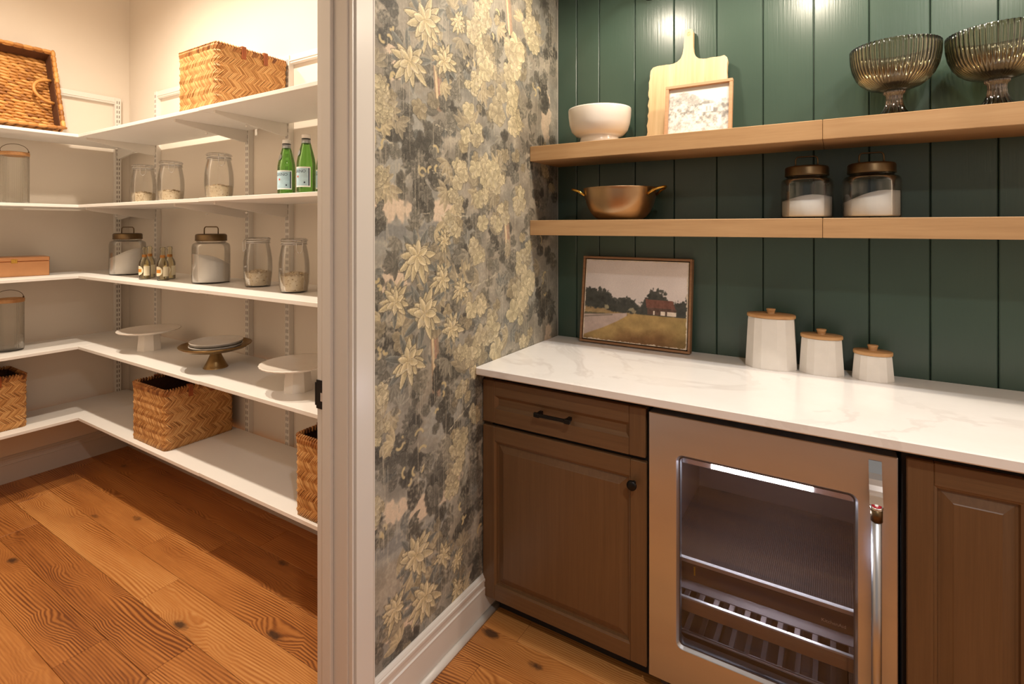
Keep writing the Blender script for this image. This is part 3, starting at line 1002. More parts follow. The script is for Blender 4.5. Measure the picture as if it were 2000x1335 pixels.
def chevron_basket(label, loc, W=0.325, D=0.325, H=0.275, rz=0, seed=1):
    e = empty('woven_basket', label, 'basket', loc, rz, 'herringbone woven baskets')
    rn = random.Random(seed)
    R = 0.022
    per = 2 * (W + D) - 8 * R + 2 * PI * R
    core = MB()
    n = 72
    rings = []
    vs, fs = [], []
    for (ins, z) in ((0.004, 0.002), (0.004, H - 0.006), (0.010, H - 0.006), (0.010, 0.008)):
        for k in range(n):
            p, nn = rrect(per * k / n, W, D, R)
            vs.append((p[0] - nn[0] * ins, p[1] - nn[1] * ins, z))
    for a in range(3):
        for k in range(n):
            k2 = (k + 1) % n
            fs.append((a * n + k, a * n + k2, a * n + n + k2, a * n + n + k))
    fs.append(tuple(range(n - 1, -1, -1)))
    fs.append(tuple(3 * n + k for k in range(n)))
    core.add(vs, fs)
    core.build('core', M['wicker_in'], e)
    wv = MB()

    def strip(m, s0, z0, s1, z1, wd, th, off):
        # slanted splint lying on the basket wall, slightly bowed
        dx, dz = s1 - s0, z1 - z0
        L = math.hypot(dx, dz)
        px, pz = -dz / L * wd / 2, dx / L * wd / 2
        q = []
        for f, o in ((0.0, 0.0), (0.5, th * 0.9), (1.0, 0.0)):
            for sgn in (-1, 1):
                ss, zz = s0 + dx * f + px * sgn, z0 + dz * f + pz * sgn
                p, nn = rrect(ss % per, W, D, R)
                for oo in (off + o, off + o - th * 1.4):
                    q.append((p[0] + nn[0] * oo, p[1] + nn[1] * oo, min(max(zz, 0.001), H)))
        fs = []
        for a in (0, 4):
            fs += [(a, a + 2, a + 6, a + 4), (a, a + 4, a + 5, a + 1), (a + 2, a + 3, a + 7, a + 6)]
        fs += [(0, 1, 3, 2), (8, 10, 11, 9)]
        m.add(q, fs)

    rows, pitch = 8, 0.0078
    rh = (H - 0.022) / rows
    for r_ in range(rows):
        cnt = int(per / pitch)
        for k in range(cnt):
            s0 = k * per / cnt + rn.uniform(-0.001, 0.001)
            z0 = r_ * rh
            ov = rh * 0.16
            sl = rh * 0.95
            d = sl if r_ % 2 == 0 else -sl
            strip(wv, s0 - d * 0.08, z0 - ov + 0.004, s0 + d * 1.08, z0 + rh + ov, pitch * 0.60, 0.0028, 0.0006 + rn.uniform(0, 0.0014))
    wv.build('weave', M['wicker'], e, kind='stuff')
    rm = MB()
    cnt = int(per / 0.0125)
    for k in range(cnt):
        s0 = k * per / cnt
        z0 = H - 0.026 + rn.uniform(-0.002, 0.001)
        strip(rm, s0, z0, s0 + 0.014, H + 0.002, 0.0098, 0.0034, 0.0030)
        p0, n0 = rrect((s0 + 0.014) % per, W, D, R)
        p1, n1 = rrect((s0 + 0.024) % per, W, D, R)
        rm.tube([(p0[0] + n0[0] * 0.005, p0[1] + n0[1] * 0.005, H - 0.004), (p0[0] - n0[0] * 0.003, p0[1] - n0[1] * 0.003, H + 0.003), (p1[0] - n1[0] * 0.012, p1[1] - n1[1] * 0.012, H - 0.010)], 0.0042, 5)
    rm.build('rim', M['wicker_rim'], e, kind='stuff')
    for sx in (1, -1):
        for y in (-0.052, 0.052):
            m = MB()
            m.bev(sx * (W / 2 + 0.0075) - 0.0022, sx * (W / 2 + 0.0075) + 0.0022, y - 0.010, y + 0.010, H - 0.048, H + 0.006, 0.001)
            m.bev(min(sx * (W / 2 + 0.0095), sx * (W / 2 - 0.018)), max(sx * (W / 2 + 0.0095), sx * (W / 2 - 0.018)), y - 0.010, y + 0.010, H + 0.004, H + 0.008, 0.001)
            m.build('leather_tab', M['leather'], e)
    return e


chevron_basket('woven basket with leather tabs on the top pantry shelf', (-1.285, -0.785, SHZ[0]), 0.315, 0.335, 0.278, seed=1)
chevron_basket('woven basket in the middle of the lowest back shelf', (-1.708, -0.797, SHZ[4]), 0.325, 0.325, 0.280, seed=2)
chevron_basket('woven basket on the lowest shelf, half hidden by the door casing', (-0.412, -0.812, SHZ[4] + 0.0015), 0.325, 0.325, 0.290, seed=3)
chevron_basket('woven basket on the lowest shelf of the left pantry wall', (-2.650, -1.340, SHZ[4]), 0.268, 0.325, 0.275, seed=4)

# tray of water hyacinth rope leaning on its side against the left wall
tray = empty('rope_tray', 'rectangular water hyacinth rope tray leaning against the left pantry wall', 'tray', (-2.607, -1.30, SHZ[0] + 0.004))
tray.rotation_euler = (0, math.radians(-19), 0)
TH, TW, TD = 0.475, 0.56, 0.085     # height, width along y, depth
y0, y1 = -TW / 2, TW / 2
MB().bev(-0.012, -0.004, y0, y1, 0.0, TH, 0.002).bev(-0.012, TD - 0.006, y1 - 0.014, y1 - 0.004, 0, TH, 0.002).bev(-0.012, TD - 0.006, y0 + 0.004, y0 + 0.014, 0, TH, 0.002).bev(-0.012, TD - 0.006, y0, y1, TH - 0.014, TH - 0.004, 0.002).bev(-0.012, TD - 0.006, y0, y1, 0.004, 0.014, 0.002).build('core', M['rope_core'], tray)
rw = MB()
rn = random.Random(9)


def strand(m, p, q, r):
    p, q = Vector(p), Vector(q)
    pts = [p.lerp(q, f) for f in (0, 0.3, 0.7, 1)]
    m.tube(pts, [r * 0.55, r, r, r * 0.55], 6, cap=True)


rowh = 0.0185
for k in range(int(TH / rowh)):
    z = rowh * (k + 0.5)
    yy = y0 - rn.uniform(0, 0.04)
    while yy < y1:
        L = rn.uniform(0.040, 0.058)
        strand(rw, (0.001 + rn.uniform(-0.001, 0.001), max(yy, y0), z + 0.005), (0.001, min(yy + L, y1), z - 0.005), 0.0098)
        yy += L * 0.80
for k in range(5):
    x = 0.010 + k * 0.0165
    for (sy, zz) in ((y1 - 0.002, None), (y0 + 0.002, None)):
        z = 0.0
        while z < TH:
            L = rn.uniform(0.038, 0.055)
            strand(rw, (x, sy, z), (x + 0.004, sy, min(z + L, TH)), 0.0092)
            z += L * 0.82
    for zz in (TH - 0.004, 0.010):
        yy = y0
        while yy < y1:
            L = rn.uniform(0.040, 0.055)
            strand(rw, (x, yy, zz), (x + 0.004, min(yy + L, y1), zz), 0.0092)
            yy += L * 0.82
rw.build('weave', M['rope'], tray, kind='stuff')
rim = MB()
pts = []
for (a, b) in (((y0, 0.006), (y1, 0.006)), ((y1, 0.006), (y1, TH)), ((y1, TH), (y0, TH)), ((y0, TH), (y0, 0.006))):
    n = 14
    for k in range(n):
        f, g = k / n, (k + 1.35) / n
        strand(rim, (TD + rn.uniform(-0.002, 0.002), a[0] + (b[0] - a[0]) * f, a[1] + (b[1] - a[1]) * f), (TD + 0.003, a[0] + (b[0] - a[0]) * g, a[1] + (b[1] - a[1]) * g), 0.0105)
rim.build('rim', M['rope'], tray, kind='stuff')
for s_ in (1, -1):
    pts = [(TD * 0.62 + 0.012 * math.sin(a), s_ * (TW / 2 - 0.016 - 0.085 * math.sin(a)), TH * 0.50 + 0.070 * math.cos(a)) for a in np.linspace(0, PI, 13)]
    MB().tube(pts, 0.0085, 8).build('loop_handle', M['rope'], tray)

# ------------------------------------------------------------------ jars
def glass_shell(prof, wall=0.0025, base=0.005):
    # closed shell: outer profile up, inner profile down
    inner = [(max(r - wall, 0.0), z) for r, z in prof[::-1] if z > prof[0][1] + base]
    inner.append((inner[-1][0], prof[0][1] + base))
    return [(0, prof[0][1])] + prof + inner + [(0, prof[0][1] + base)]


CLIP = [(0.040, 0.0), (0.050, 0.002), (0.0525, 0.010), (0.0550, 0.030), (0.0575, 0.060), (0.0580, 0.085), (0.0570, 0.110), (0.0540, 0.135), (0.0500, 0.158), (0.0470, 0.170), (0.0460, 0.176), (0.0480, 0.179), (0.0480, 0.183)]


def radius_at(prof, z):
    for (r0, z0), (r1, z1) in zip(prof[:-1], prof[1:]):
        if z0 <= z <= z1:
            return r0 + (r1 - r0) * (z - z0) / max(z1 - z0, 1e-6)
    return prof[-1][0]


def clip_jar(label, loc, sc_=1.0, fill=0.055, rz=0.0, seed=1):
    e = empty('clip_top_jar', label, 'jar', loc, rz, 'clip-top glass jars of oats')
    rn = random.Random(seed)
    pr = [(r * min(sc_, 1.02), z * sc_) for r, z in CLIP]
    MB().lathe(glass_shell(pr), 48).build('glass_body', M['glass'], e)
    zt = pr[-1][1]
    r = pr[-1][0]
    lid = MB().lathe([(0, zt + 0.003), (r, zt + 0.003), (r + 0.002, zt + 0.008), (r + 0.001, zt + 0.016), (r - 0.004, zt + 0.019), (r - 0.012, zt + 0.0185), (r - 0.016, zt + 0.016), (0, zt + 0.017)], 40).build('glass_lid', M['glass'], e)
    wr = MB()
    for z, rr in ((zt - 0.006, r + 0.0022), (zt + 0.011, r + 0.0036)):
        wr.tube([(rr * math.cos(a), rr * math.sin(a), z) for a in np.linspace(0, 2 * PI, 33)[:-1]], 0.0012, 6, closed=True)
    a0 = -0.75
    for d in (-0.20, 0.20):
        a = a0 + d
        R = r + 0.006
        wr.tube([(R * math.cos(a), R * math.sin(a), zt + 0.010), ((R + 0.008) * math.cos(a), (R + 0.008) * math.sin(a), zt - 0.004), ((R + 0.006) * math.cos(a), (R + 0.006) * math.sin(a), zt - 0.030), ((R + 0.011) * math.cos(a0), (R + 0.011) * math.sin(a0), zt - 0.042)], 0.0012, 6)
    wr.build('wire_clip', M['silver'], e)
    MB().lathe([(r - 0.004, zt), (r + 0.0005, zt), (r + 0.0005, zt + 0.003), (r - 0.004, zt + 0.003)], 32).build('seal_ring', M['cap_white'], e)
    # oats
    oat = MB()
    pp = [(0, 0.006)]
    for z in np.linspace(0.006, fill, 7):
        pp.append((radius_at(pr, z) - 0.0034, z))
    hz = fill
    for q in range(1, 5):
        f = 1 - q / 4
        pp.append((pp[-1][0] * 0.72 if q < 4 else 0, hz + 0.012 * (1 - f)))
    oat.lathe(pp, 28, rf=lambda a, r_, z: 1 - 0.02 * rn.random())
    for q in range(420):
        if q < 260:
            z = rn.uniform(0.007, fill + 0.003)
            R = radius_at(pr, z) - 0.0040
            a = rn.uniform(0, 2 * PI)
            n_ = Vector((math.cos(a), math.sin(a), rn.uniform(-0.3, 0.3))).normalized()
            c = Vector((R * math.cos(a), R * math.sin(a), z))
        else:
            R = (radius_at(pr, fill) - 0.004) * math.sqrt(rn.random())
            a = rn.uniform(0, 2 * PI)
            c = Vector((R * math.cos(a), R * math.sin(a), fill + 0.013 * (1 - R / 0.055) + rn.uniform(0, 0.004)))
            n_ = Vector((rn.gauss(0, 0.4), rn.gauss(0, 0.4), 1)).normalized()
        u = n_.orthogonal().normalized()
        v_ = n_.cross(u)
        ph = rn.uniform(0, 2 * PI)
        A, B = rn.uniform(0.0030, 0.0046), rn.uniform(0.0020, 0.0030)
        vs = []
        for k in range(6):
            t_ = ph + k * PI / 3
            d = u * (A * math.cos(k * PI / 3) * math.cos(ph) - B * math.sin(k * PI / 3) * math.sin(ph)) + v_ * (A * math.cos(k * PI / 3) * math.sin(ph) + B * math.sin(k * PI / 3) * math.cos(ph))
            vs.append(c + d)
        vs.append(c + n_ * 0.0009)
        oat.add(vs, [(k, (k + 1) % 6, 6) for k in range(6)])
    oat.build('oats', M['oats'], e, kind='stuff')
    return e


clip_jar('clip-top oats jar closest to the pantry corner on the second shelf', (-1.985, -0.860, SHZ[1]), 1.0, 0.050, 0.3, 1)
clip_jar('clip-top oats jar standing beside its corner neighbour, second of three on that shelf', (-1.703, -0.860, SHZ[1]), 1.0, 0.050, 0.35, 2)
clip_jar('clip-top oats jar alone between the jar pair and green bottles', (-1.275, -0.860, SHZ[1]), 1.04, 0.058, 0.4, 3)
clip_jar('clip-top oats jar right of the large flour jar on the middle shelf', (-1.098, -0.785, SHZ[2] + 0.0015), 1.09, 0.062, -0.9, 4)
clip_jar('clip-top oats jar nearest the doorway on the middle shelf', (-0.777, -0.832, SHZ[2] + 0.0015), 1.09, 0.070, 0.45, 5)


def flour_jar(label, loc, R, H, lid_r, fill, slope, ang, rz=0.0, tilt_wire=0.0):
    # wide glass jar, bronze lid with a bail handle, flour inside
    e = empty('flour_jar', label, 'jar', loc, rz, 'glass flour jars with bronze lids')
    nk = lid_r - 0.004
    pr = [(R * 0.93, 0.0), (R * 0.985, 0.003), (R, 0.010), (R, H * 0.62), (R, H * 0.84), (R * 0.985, H * 0.90), (R * 0.95, H * 0.945), (R * 0.90, H * 0.97), (nk + 0.003, H * 0.985), (nk, H), (nk, H + 0.012)]
    MB().lathe(glass_shell(pr, 0.003, 0.006), 56).build('glass_body', M['glass'], e)
    z = H + 0.006
    MB().lathe([(0, z + 0.012), (lid_r - 0.003, z + 0.012), (lid_r - 0.003, z), (lid_r, z), (lid_r + 0.001, z + 0.003), (lid_r, z + 0.006), (lid_r, z + 0.026), (lid_r - 0.003, z + 0.031), (lid_r - 0.010, z + 0.0335), (lid_r - 0.014, z + 0.032), (0, z + 0.033)], 48).build('lid', M['lid_bronze'], e)
    hw = lid_r * 0.50
    zt = z + 0.030
    hh = 0.037
    pts = [(-hw, 0, zt - 0.004), (-hw, 0, zt + hh * 0.55)] + [(-hw * 0.72 - hw * 0.28 * math.cos(a), 0, zt + hh * 0.62 + hh * 0.38 * math.sin(a)) for a in np.linspace(0.2, PI / 2, 5)]
    pts += [(-p[0], p[1], p[2]) for p in pts[::-1]]
    MB().tube(pts, 0.0026, 8).build('bail_handle', M['lid_bronze'], e)
    fl = MB()
    n = 44
    vs, fs = [(0, 0, 0.0065)], []
    ri = R - 0.0042
    zs = [0.0065]
    for k in range(n):
        a = 2 * PI * k / n
        vs.append((ri * 0.97 * math.cos(a), ri * 0.97 * math.sin(a), 0.0065))
    for k in range(n):
        a = 2 * PI * k / n
        vs.append((ri * math.cos(a), ri * math.sin(a), 0.012))
    fz = lambda x, y: fill + slope * (x * math.cos(ang) + y * math.sin(ang)) / R + 0.006 * math.sin(26 * x + 1) * math.cos(31 * y) + 0.010 * (1 - (x * x + y * y) / R ** 2)
    rows = (1.0, 0.75, 0.5, 0.25)
    for rr in rows:
        for k in range(n):
            a = 2 * PI * k / n
            x, y = ri * rr * math.cos(a), ri * rr * math.sin(a)
            vs.append((x, y, fz(x, y)))
    vs.append((0, 0, fz(0, 0)))
    for k in range(n):
        k2 = (k + 1) % n
        fs.append((0, 1 + k2, 1 + k))
        for j in range(5):
            a = 1 + j * n
            fs.append((a + k, a + k2, a + n + k2, a + n + k))
        fs.append((1 + 5 * n + k, 1 + 5 * n + k2, len(vs) - 1))
    fl.add(vs, fs, True)
    fl.build('flour', M['flour'], e)
    return e


flour_jar('large flour jar near the pantry corner behind the small tonic bottles', (-2.293, -0.807, SHZ[2]), 0.086, 0.192, 0.069, 0.118, 0.030, 0.4, 0.55)
flour_jar('large flour jar in the middle of the middle pantry shelf', (-1.449, -0.801, SHZ[2]), 0.082, 0.194, 0.067, 0.112, -0.030, 0.4, 0.55)

# ------------------------------------------------------------------ green bottles
def arc_shell(m, R, z0, z1, a0, a1, n=18, mi=0):
    vs = []
    for z in (z0, z1):
        for k in range(n + 1):
            a = a0 + (a1 - a0) * k / n
            vs.append((R * math.cos(a), R * math.sin(a), z))
    m.add(vs, [(k, k + 1, n + 2 + k, n + 1 + k) for k in range(n)], True, mi)
    return m


def wrap_text(m, body, size, R, zc, a_end):
    vs, fs = text_geo(body, size)
    xm = max(p[0] for p in vs)
    m.add([(R * math.cos(a_end - (xm - p[0]) / R), R * math.sin(a_end - (xm - p[0]) / R), zc + p[1]) for p in vs], fs)


BOT = [(0.026, 0.0), (0.031, 0.001), (0.0335, 0.006), (0.0340, 0.014), (0.0340, 0.112), (0.0335, 0.122), (0.0310, 0.138), (0.0260, 0.160), (0.0205, 0.182), (0.0160, 0.199), (0.0150, 0.205)]


def water_bottle(label, loc, face, k_=1.0):
    e = empty('water_bottle', label, 'bottle', loc, face, 'green sparkling water bottles')
    pr = [(r, z * k_) for r, z in BOT]
    MB().lathe(glass_shell(pr, 0.002, 0.004), 40).build('glass_body', M['glass_green'], e)
    z = pr[-1][1]
    MB().lathe([(0.0163, z - 0.010), (0.0168, z - 0.008), (0.0160, z + 0.006), (0.0153, z + 0.006)], 28).build('foil_collar', M['foil'], e)
    MB().lathe([(0.0158, z + 0.006), (0.0162, z + 0.0065), (0.0162, z + 0.009), (0.0158, z + 0.0095)], 28).build('cap_ring', M['black'], e)
    MB().lathe([(0.0155, z + 0.0095), (0.0165, z + 0.010), (0.0165, z + 0.022), (0.0150, z + 0.025), (0, z + 0.0255)], 28).build('cap', M['cap_white'], e)
    # label: its right-hand end sits at angle 0.55 (towards the camera's right)
    lb = MB()
    arc_shell(lb, 0.03425, 0.026, 0.102, -2.6, 0.62)
    lo = lb.build('label', M['label_white'], e)
    arc_shell(MB(), 0.03440, 0.031, 0.097, -2.5, 0.52).build('label_field', M['label_blue'], lo)
    tx = MB()
    wrap_text(tx, 'S.PELLEGRINO', 0.0160, 0.0346, 0.080, 0.10)
    tx.build('label_lettering', M['label_ink'], lo)
    arc_shell(MB(), 0.0346, 0.062, 0.069, -0.95, -0.76, 4).build('label_star', M['label_red'], lo)
    arc_shell(MB(), 0.0346, 0.031, 0.097, 0.38, 0.50, 4).build('label_band', M['label_ink'], lo)
    arc_shell(MB(), 0.0346, 0.040, 0.046, -0.10, 0.05, 4).build('label_mark', M['label_ink'], lo)
    # oval neck label
    nl = MB()
    vs, n = [], 20
    for k in range(n):
        a = 2 * PI * k / n
        zz = 0.158 * k_ + 0.013 * math.sin(a)
        rr = radius_at(pr, zz) + 0.0012
        an = -1.25 + 0.52 * math.cos(a)
        vs.append((rr * math.cos(an), rr * math.sin(an), zz))
    rr = radius_at(pr, 0.158 * k_) + 0.0022
    vs.append((rr * math.cos(-1.25), rr * math.sin(-1.25), 0.158 * k_))
    nl.add(vs, [(k, (k + 1) % n, n) for k in range(n)], True)
    nl.build('neck_label', M['foil'], e)
    return e


FB = -PI / 2 + 0.90
water_bottle('green water bottle on the left of the trio on the second pantry shelf', (-0.787, -0.860, SHZ[1] + 0.0015), FB + 0.05, 0.985)
water_bottle('tall green water bottle standing foremost in the trio', (-0.611, -0.900, SHZ[1] + 0.0015), FB - 0.12, 0.985)
water_bottle('green water bottle cut off by the door casing', (-0.634, -0.795, SHZ[1] + 0.0015), FB + 0.05, 0.985)

# ------------------------------------------------------------------ small tonic bottles
TON = [(0.020, 0.0), (0.0245, 0.001), (0.0260, 0.005), (0.0260, 0.078), (0.0250, 0.086), (0.0205, 0.098), (0.0150, 0.108), (0.0125, 0.118), (0.0118, 0.132), (0.0115, 0.150), (0.0135, 0.152), (0.0135, 0.158), (0.0120, 0.160), (0.0125, 0.166)]


def tonic(label, loc, face):
    e = empty('tonic_bottle', label, 'bottle', loc, face, 'small clear tonic bottles')
    MB().lathe(glass_shell(TON, 0.0018, 0.004), 30).build('glass_body', M['tonic'], e)
    liq = [(0, 0.0045)] + [(r - 0.0026, max(z, 0.0045)) for r, z in TON[1:8]] + [(0, 0.118)]
    MB().lathe(liq, 24).build('drink', M['tonic'], e)
    lo = arc_shell(MB(), 0.0262, 0.020, 0.068, -0.35, 0.75, 10).build('back_label', M['label_cream'], e)
    m = MB()
    n, vs = 20, []
    for k in range(n):
        a = 2 * PI * k / n
        an = -1.35 + 0.92 * math.cos(a)
        vs.append((0.0263 * math.cos(an), 0.0263 * math.sin(an), 0.046 + 0.024 * math.sin(a)))
    vs2 = []
    for j in range(1, 5):
        pass
    rings = [vs]
    for f in (0.66, 0.33):
        rings.append([(0.0263 * math.cos(-1.35 + 0.92 * f * math.cos(2 * PI * k / n)), 0.0263 * math.sin(-1.35 + 0.92 * f * math.cos(2 * PI * k / n)), 0.046 + 0.024 * f * math.sin(2 * PI * k / n)) for k in range(n)])
    allv = [p for r_ in rings for p in r_] + [(0.0263 * math.cos(-1.35), 0.0263 * math.sin(-1.35), 0.046)]
    fs = []
    for j in range(2):
        for k in range(n):
            k2 = (k + 1) % n
            fs.append((j * n + k, j * n + k2, (j + 1) * n + k2, (j + 1) * n + k))
    fs += [(2 * n + k, 2 * n + (k + 1) % n, 3 * n) for k in range(n)]
    m.add(allv, fs, True)
    fo = m.build('round_label', M['label_cream'], e)
    arc_shell(MB(), 0.0266, 0.038, 0.054, -1.75, -0.72, 10).build('orange_emblem', M['label_orange'], fo)
    arc_shell(MB(), 0.0121, 0.112, 0.126, -2.2, 0.6, 10).build('neck_label', M['label_orange'], e)
    return e


tonic('small tonic bottle in front of the corner flour jar, foremost of its pair', (-1.895, -0.893, SHZ[2]), -0.25)
tonic('small tonic bottle half hidden behind the one by the flour jar', (-1.968, -0.838, SHZ[2]), 0.1)
tonic('small tonic bottle standing free of the flour jar, foremost of its pair', (-1.762, -0.870, SHZ[2]), -0.05)
tonic('small tonic bottle tucked behind the rightmost tonic bottle', (-1.818, -0.812, SHZ[2]), 0.2)

# ------------------------------------------------------------------ copper box
cb = empty('copper_box', 'hinged copper box with a brass latch on the left pantry wall', 'box', (-2.603, -1.058, SHZ[2]), math.radians(-9))
L, D, H = 0.27, 0.17, 0.104
MB().bev(-D, 0, -L, 0, 0.0, 0.080, 0.002).build('body', M['copper_box'], cb)
MB().bev(-D - 0.001, 0.001, -L - 0.001, 0.001, 0.0815, H, 0.003).build('lid', M['copper_box'], cb)
lt = MB().bev(0.001, 0.004, -0.155, -0.131, 0.072, 0.094, 0.0008)
lt.bev(0.003, 0.007, -0.149, -0.137, 0.076, 0.090, 0.0012)
lt.build('latch', M['brass_bright'], cb)

# ------------------------------------------------------------------ ribbed glass canisters with a wooden rim
def hurricane(label, loc):
    e = empty('ribbed_canister', label, 'canister', loc, 0, 'ribbed glass canisters')
    pr = [(0.0545, 0.0), (0.0575, 0.003), (0.0590, 0.010), (0.0590, 0.130), (0.0590, 0.252), (0.0590, 0.262)]
    MB().lathe(glass_shell(pr, 0.003, 0.008), 168, rf=lambda a, r, z: 1 + (0.018 * math.cos(42 * a) if r > 0.045 and z < 0.258 else 0)).build('glass_body', M['glass_rib'], e)
    MB().lathe([(0.0530, 0.255), (0.0610, 0.255), (0.0620, 0.258), (0.0620, 0.272), (0.0605, 0.275), (0.0530, 0.275)], 48).build('wooden_rim', M['lid_wood'], e)
    MB().lathe([(0.0530, 0.275), (0.0530, 0.255)], 48).build('rim_inside', M['lid_wood'], e)
    d = (0.28, 0.96)
    h = MB()
    for s_ in (-1, 1):
        h.bev(s_ * d[0] * 0.056 - 0.003, s_ * d[0] * 0.056 + 0.003, s_ * d[1] * 0.056 - 0.003, s_ * d[1] * 0.056 + 0.003, 0.275, 0.284, 0.001)
    h.tube([(d[0] * 0.056 * math.cos(a), d[1] * 0.056 * math.cos(a), 0.280 + 0.040 * math.sin(a)) for a in np.linspace(0, PI, 19)], 0.0014, 6)
    h.build('wire_handle', M['lid_bronze'], e)
    return e


hurricane('ribbed glass canister on the second shelf of the left pantry wall', (-2.620, -1.200, SHZ[1]))
hurricane('ribbed glass canister with wire handle on the fourth shelf, left wall', (-2.631, -1.218, SHZ[3]))

# ------------------------------------------------------------------ cake stands
def white_stand(label, loc, rz):
    e = empty('cake_stand', label, 'cake stand', loc, rz, 'white scalloped cake stands')
    ft = MB()
    n = 8
    vs, fs = [], []
    for (r, z) in ((0.057, 0), (0.0575, 0.004), (0.052, 0.060), (0.050, 0.082), (0.056, 0.090)):
        for k in range(n):
            a = 2 * PI * (k + 0.5) / n
            vs.append((r * math.cos(a), r * math.sin(a), z))
    for j in range(4):
        for k in range(n):
            k2 = (k + 1) % n
            fs.append((j * n + k, j * n + k2, j * n + n + k2, j * n + n + k))
    fs.append(tuple(range(n - 1, -1, -1)))
    fs.append(tuple(4 * n + k for k in range(n)))
    ft.add(vs, fs)
    ft.build('octagonal_foot', M['ceramic'], e)
    MB().lathe([(0, 0.089), (0.060, 0.0895), (0.118, 0.097), (0.140, 0.104), (0.1445, 0.108), (0.1435, 0.111), (0.138, 0.1105), (0.118, 0.106), (0, 0.105)], 112, rf=lambda a, r, z: 1 + (0.016 * abs(math.sin(14 * a)) - 0.008 if r > 0.13 else 0)).build('plate', M['ceramic'], e)
    return e


white_stand('white scalloped cake stand near the pantry corner', (-2.020, -0.818, SHZ[3]), 0.35)
white_stand('white scalloped cake stand beside the door casing', (-0.735, -0.845, SHZ[3] + 0.0015), 0.2)
bs = empty('cake_stand', 'antique brass cake stand holding two plates', 'cake stand', (-1.365, -0.826, SHZ[3]))
MB().lathe([(0, 0.0), (0.052, 0.0), (0.0525, 0.002), (0.050, 0.005), (0.043, 0.018), (0.035, 0.034), (0.027, 0.052), (0.022, 0.066), (0.021, 0.074), (0.028, 0.078), (0, 0.079)], 40).build('foot', M['brass'], bs)
MB().lathe([(0, 0.077), (0.060, 0.078), (0.100, 0.082), (0.130, 0.090), (0.150, 0.103), (0.153, 0.108), (0.151, 0.110), (0.146, 0.107), (0.128, 0.095), (0.098, 0.0875), (0, 0.085)], 64).build('dish', M['brass'], bs)
for k, lb in enumerate(('lower pale stoneware plate on the brass cake stand', 'upper pale stoneware plate stacked on the brass cake stand')):
    p = empty('plate', lb, 'plate', (-1.362 + 0.004 * k, -0.826, SHZ[3] + 0.0882 + 0.0175 * k), group='stoneware plates on the brass stand')
    MB().lathe([(0, 0.0), (0.070, 0.0), (0.090, 0.002), (0.106, 0.010), (0.1115, 0.018), (0.1125, 0.0215), (0.110, 0.0215), (0.104, 0.0155), (0.088, 0.0085), (0, 0.0075)], 56).build('dish', M['plate'], p)

# ------------------------------------------------------------------ base cabinets
YC = -0.612          # face of doors and drawers
def framed_front(m, x0, x1, z0, z1, fw, raised, yb):
    # frame-and-panel front; its back sits at yb and its face at YC
    t_ = yb - YC
    if raised:
        rings = [(0, 0), (0, t_ - 0.003), (0.003, t_), (fw - 0.004, t_), (fw, t_ - 0.004), (fw + 0.003, t_ - 0.011), (fw + 0.008, t_ - 0.011), (fw + 0.030, t_ - 0.004), (fw + 0.033, t_ - 0.0025)]
    else:
        rings = [(0, 0), (0, t_ - 0.003), (0.003, t_), (fw - 0.003, t_), (fw + 0.002, t_ - 0.003), (fw + 0.010, t_ - 0.009), (fw + 0.013, t_ - 0.009)]
    return rings


def front_parts(parent, name, x0, x1, z0, z1, fw, raised, yb=-0.592):
    # two stiles, two rails and the panel with its moulded edge
    t_ = yb - YC
    d = bpy.data.objects.new(name, None)
    col.objects.link(d)
    d.parent = parent
    d.empty_display_size = 0.02
    b = 0.0025
    for a, c in ((x0, x0 + fw), (x1 - fw, x1)):
        MB().bev(a, c, YC, yb, z0, z1, b).build('stile', M['cab_v'], d)
    for a, c in ((z0, z0 + fw), (z1 - fw, z1)):
        MB().bev(x0 + fw - 0.0006, x1 - fw + 0.0006, YC + 0.0002, yb, a, c, b * 0.6).build('rail', M['cab_h'], d)
    r = framed_front(None, 0, 0, 0, 0, 0.0, raised, yb)[4:]
    px0, px1, pz0, pz1 = x0 + fw - 0.001, x1 - fw + 0.001, z0 + fw - 0.001, z1 - fw + 0.001
    if raised:
        rings = [(0, t_ - 0.001), (0.006, t_ - 0.004), (0.0085, t_ - 0.012), (0.013, t_ - 0.012), (0.034, t_ - 0.0045), (0.0365, t_ - 0.003)]
    else:
        rings = [(0, t_ - 0.001), (0.004, t_ - 0.004), (0.0115, t_ - 0.0095), (0.014, t_ - 0.0095)]
    MB().rectloft(px0, px1, pz0, pz1, rings, yb).build('panel', M['cab_v'] if raised else M['cab_h'], d)
    return d


lc = empty('base_cabinet', 'brown base cabinet with drawer and door between wallpaper and wine fridge', 'cabinet', (0, 0, 0), group='brown stained base cabinets')
cb_ = MB()
cb_.box(0.0335, 0.611, -0.590, -0.004, 0.10, 0.888)
cb_.box(0.0335, 0.611, -0.540, -0.004, 0.0, 0.10)
cb_.build('carcass', M['dark_gap'], lc)
MB().box(0.0005, 0.0335, -0.592, -0.575, 0.158, 0.888).build('filler_strip', M['cab_v'], lc)
dr = front_parts(lc, 'drawer', 0.0045, 0.608, 0.713, 0.864, 0.053, False)
hd = MB()
for x in (0.248, 0.356):
    hd.bev(x - 0.006, x + 0.006, YC - 0.026, YC + 0.002, 0.781, 0.793, 0.001)
hd.bev(0.236, 0.368, YC - 0.034, YC - 0.025, 0.7815, 0.7925, 0.002)
for x in (0.2455, 0.3585):
    hd.bev(x - 0.0105, x + 0.0105, YC - 0.036, YC - 0.024, 0.7795, 0.7945, 0.002)
hd.build('pull_handle', M['black'], dr)
do = front_parts(lc, 'door', 0.0045, 0.611, 0.077, 0.700, 0.052, True)
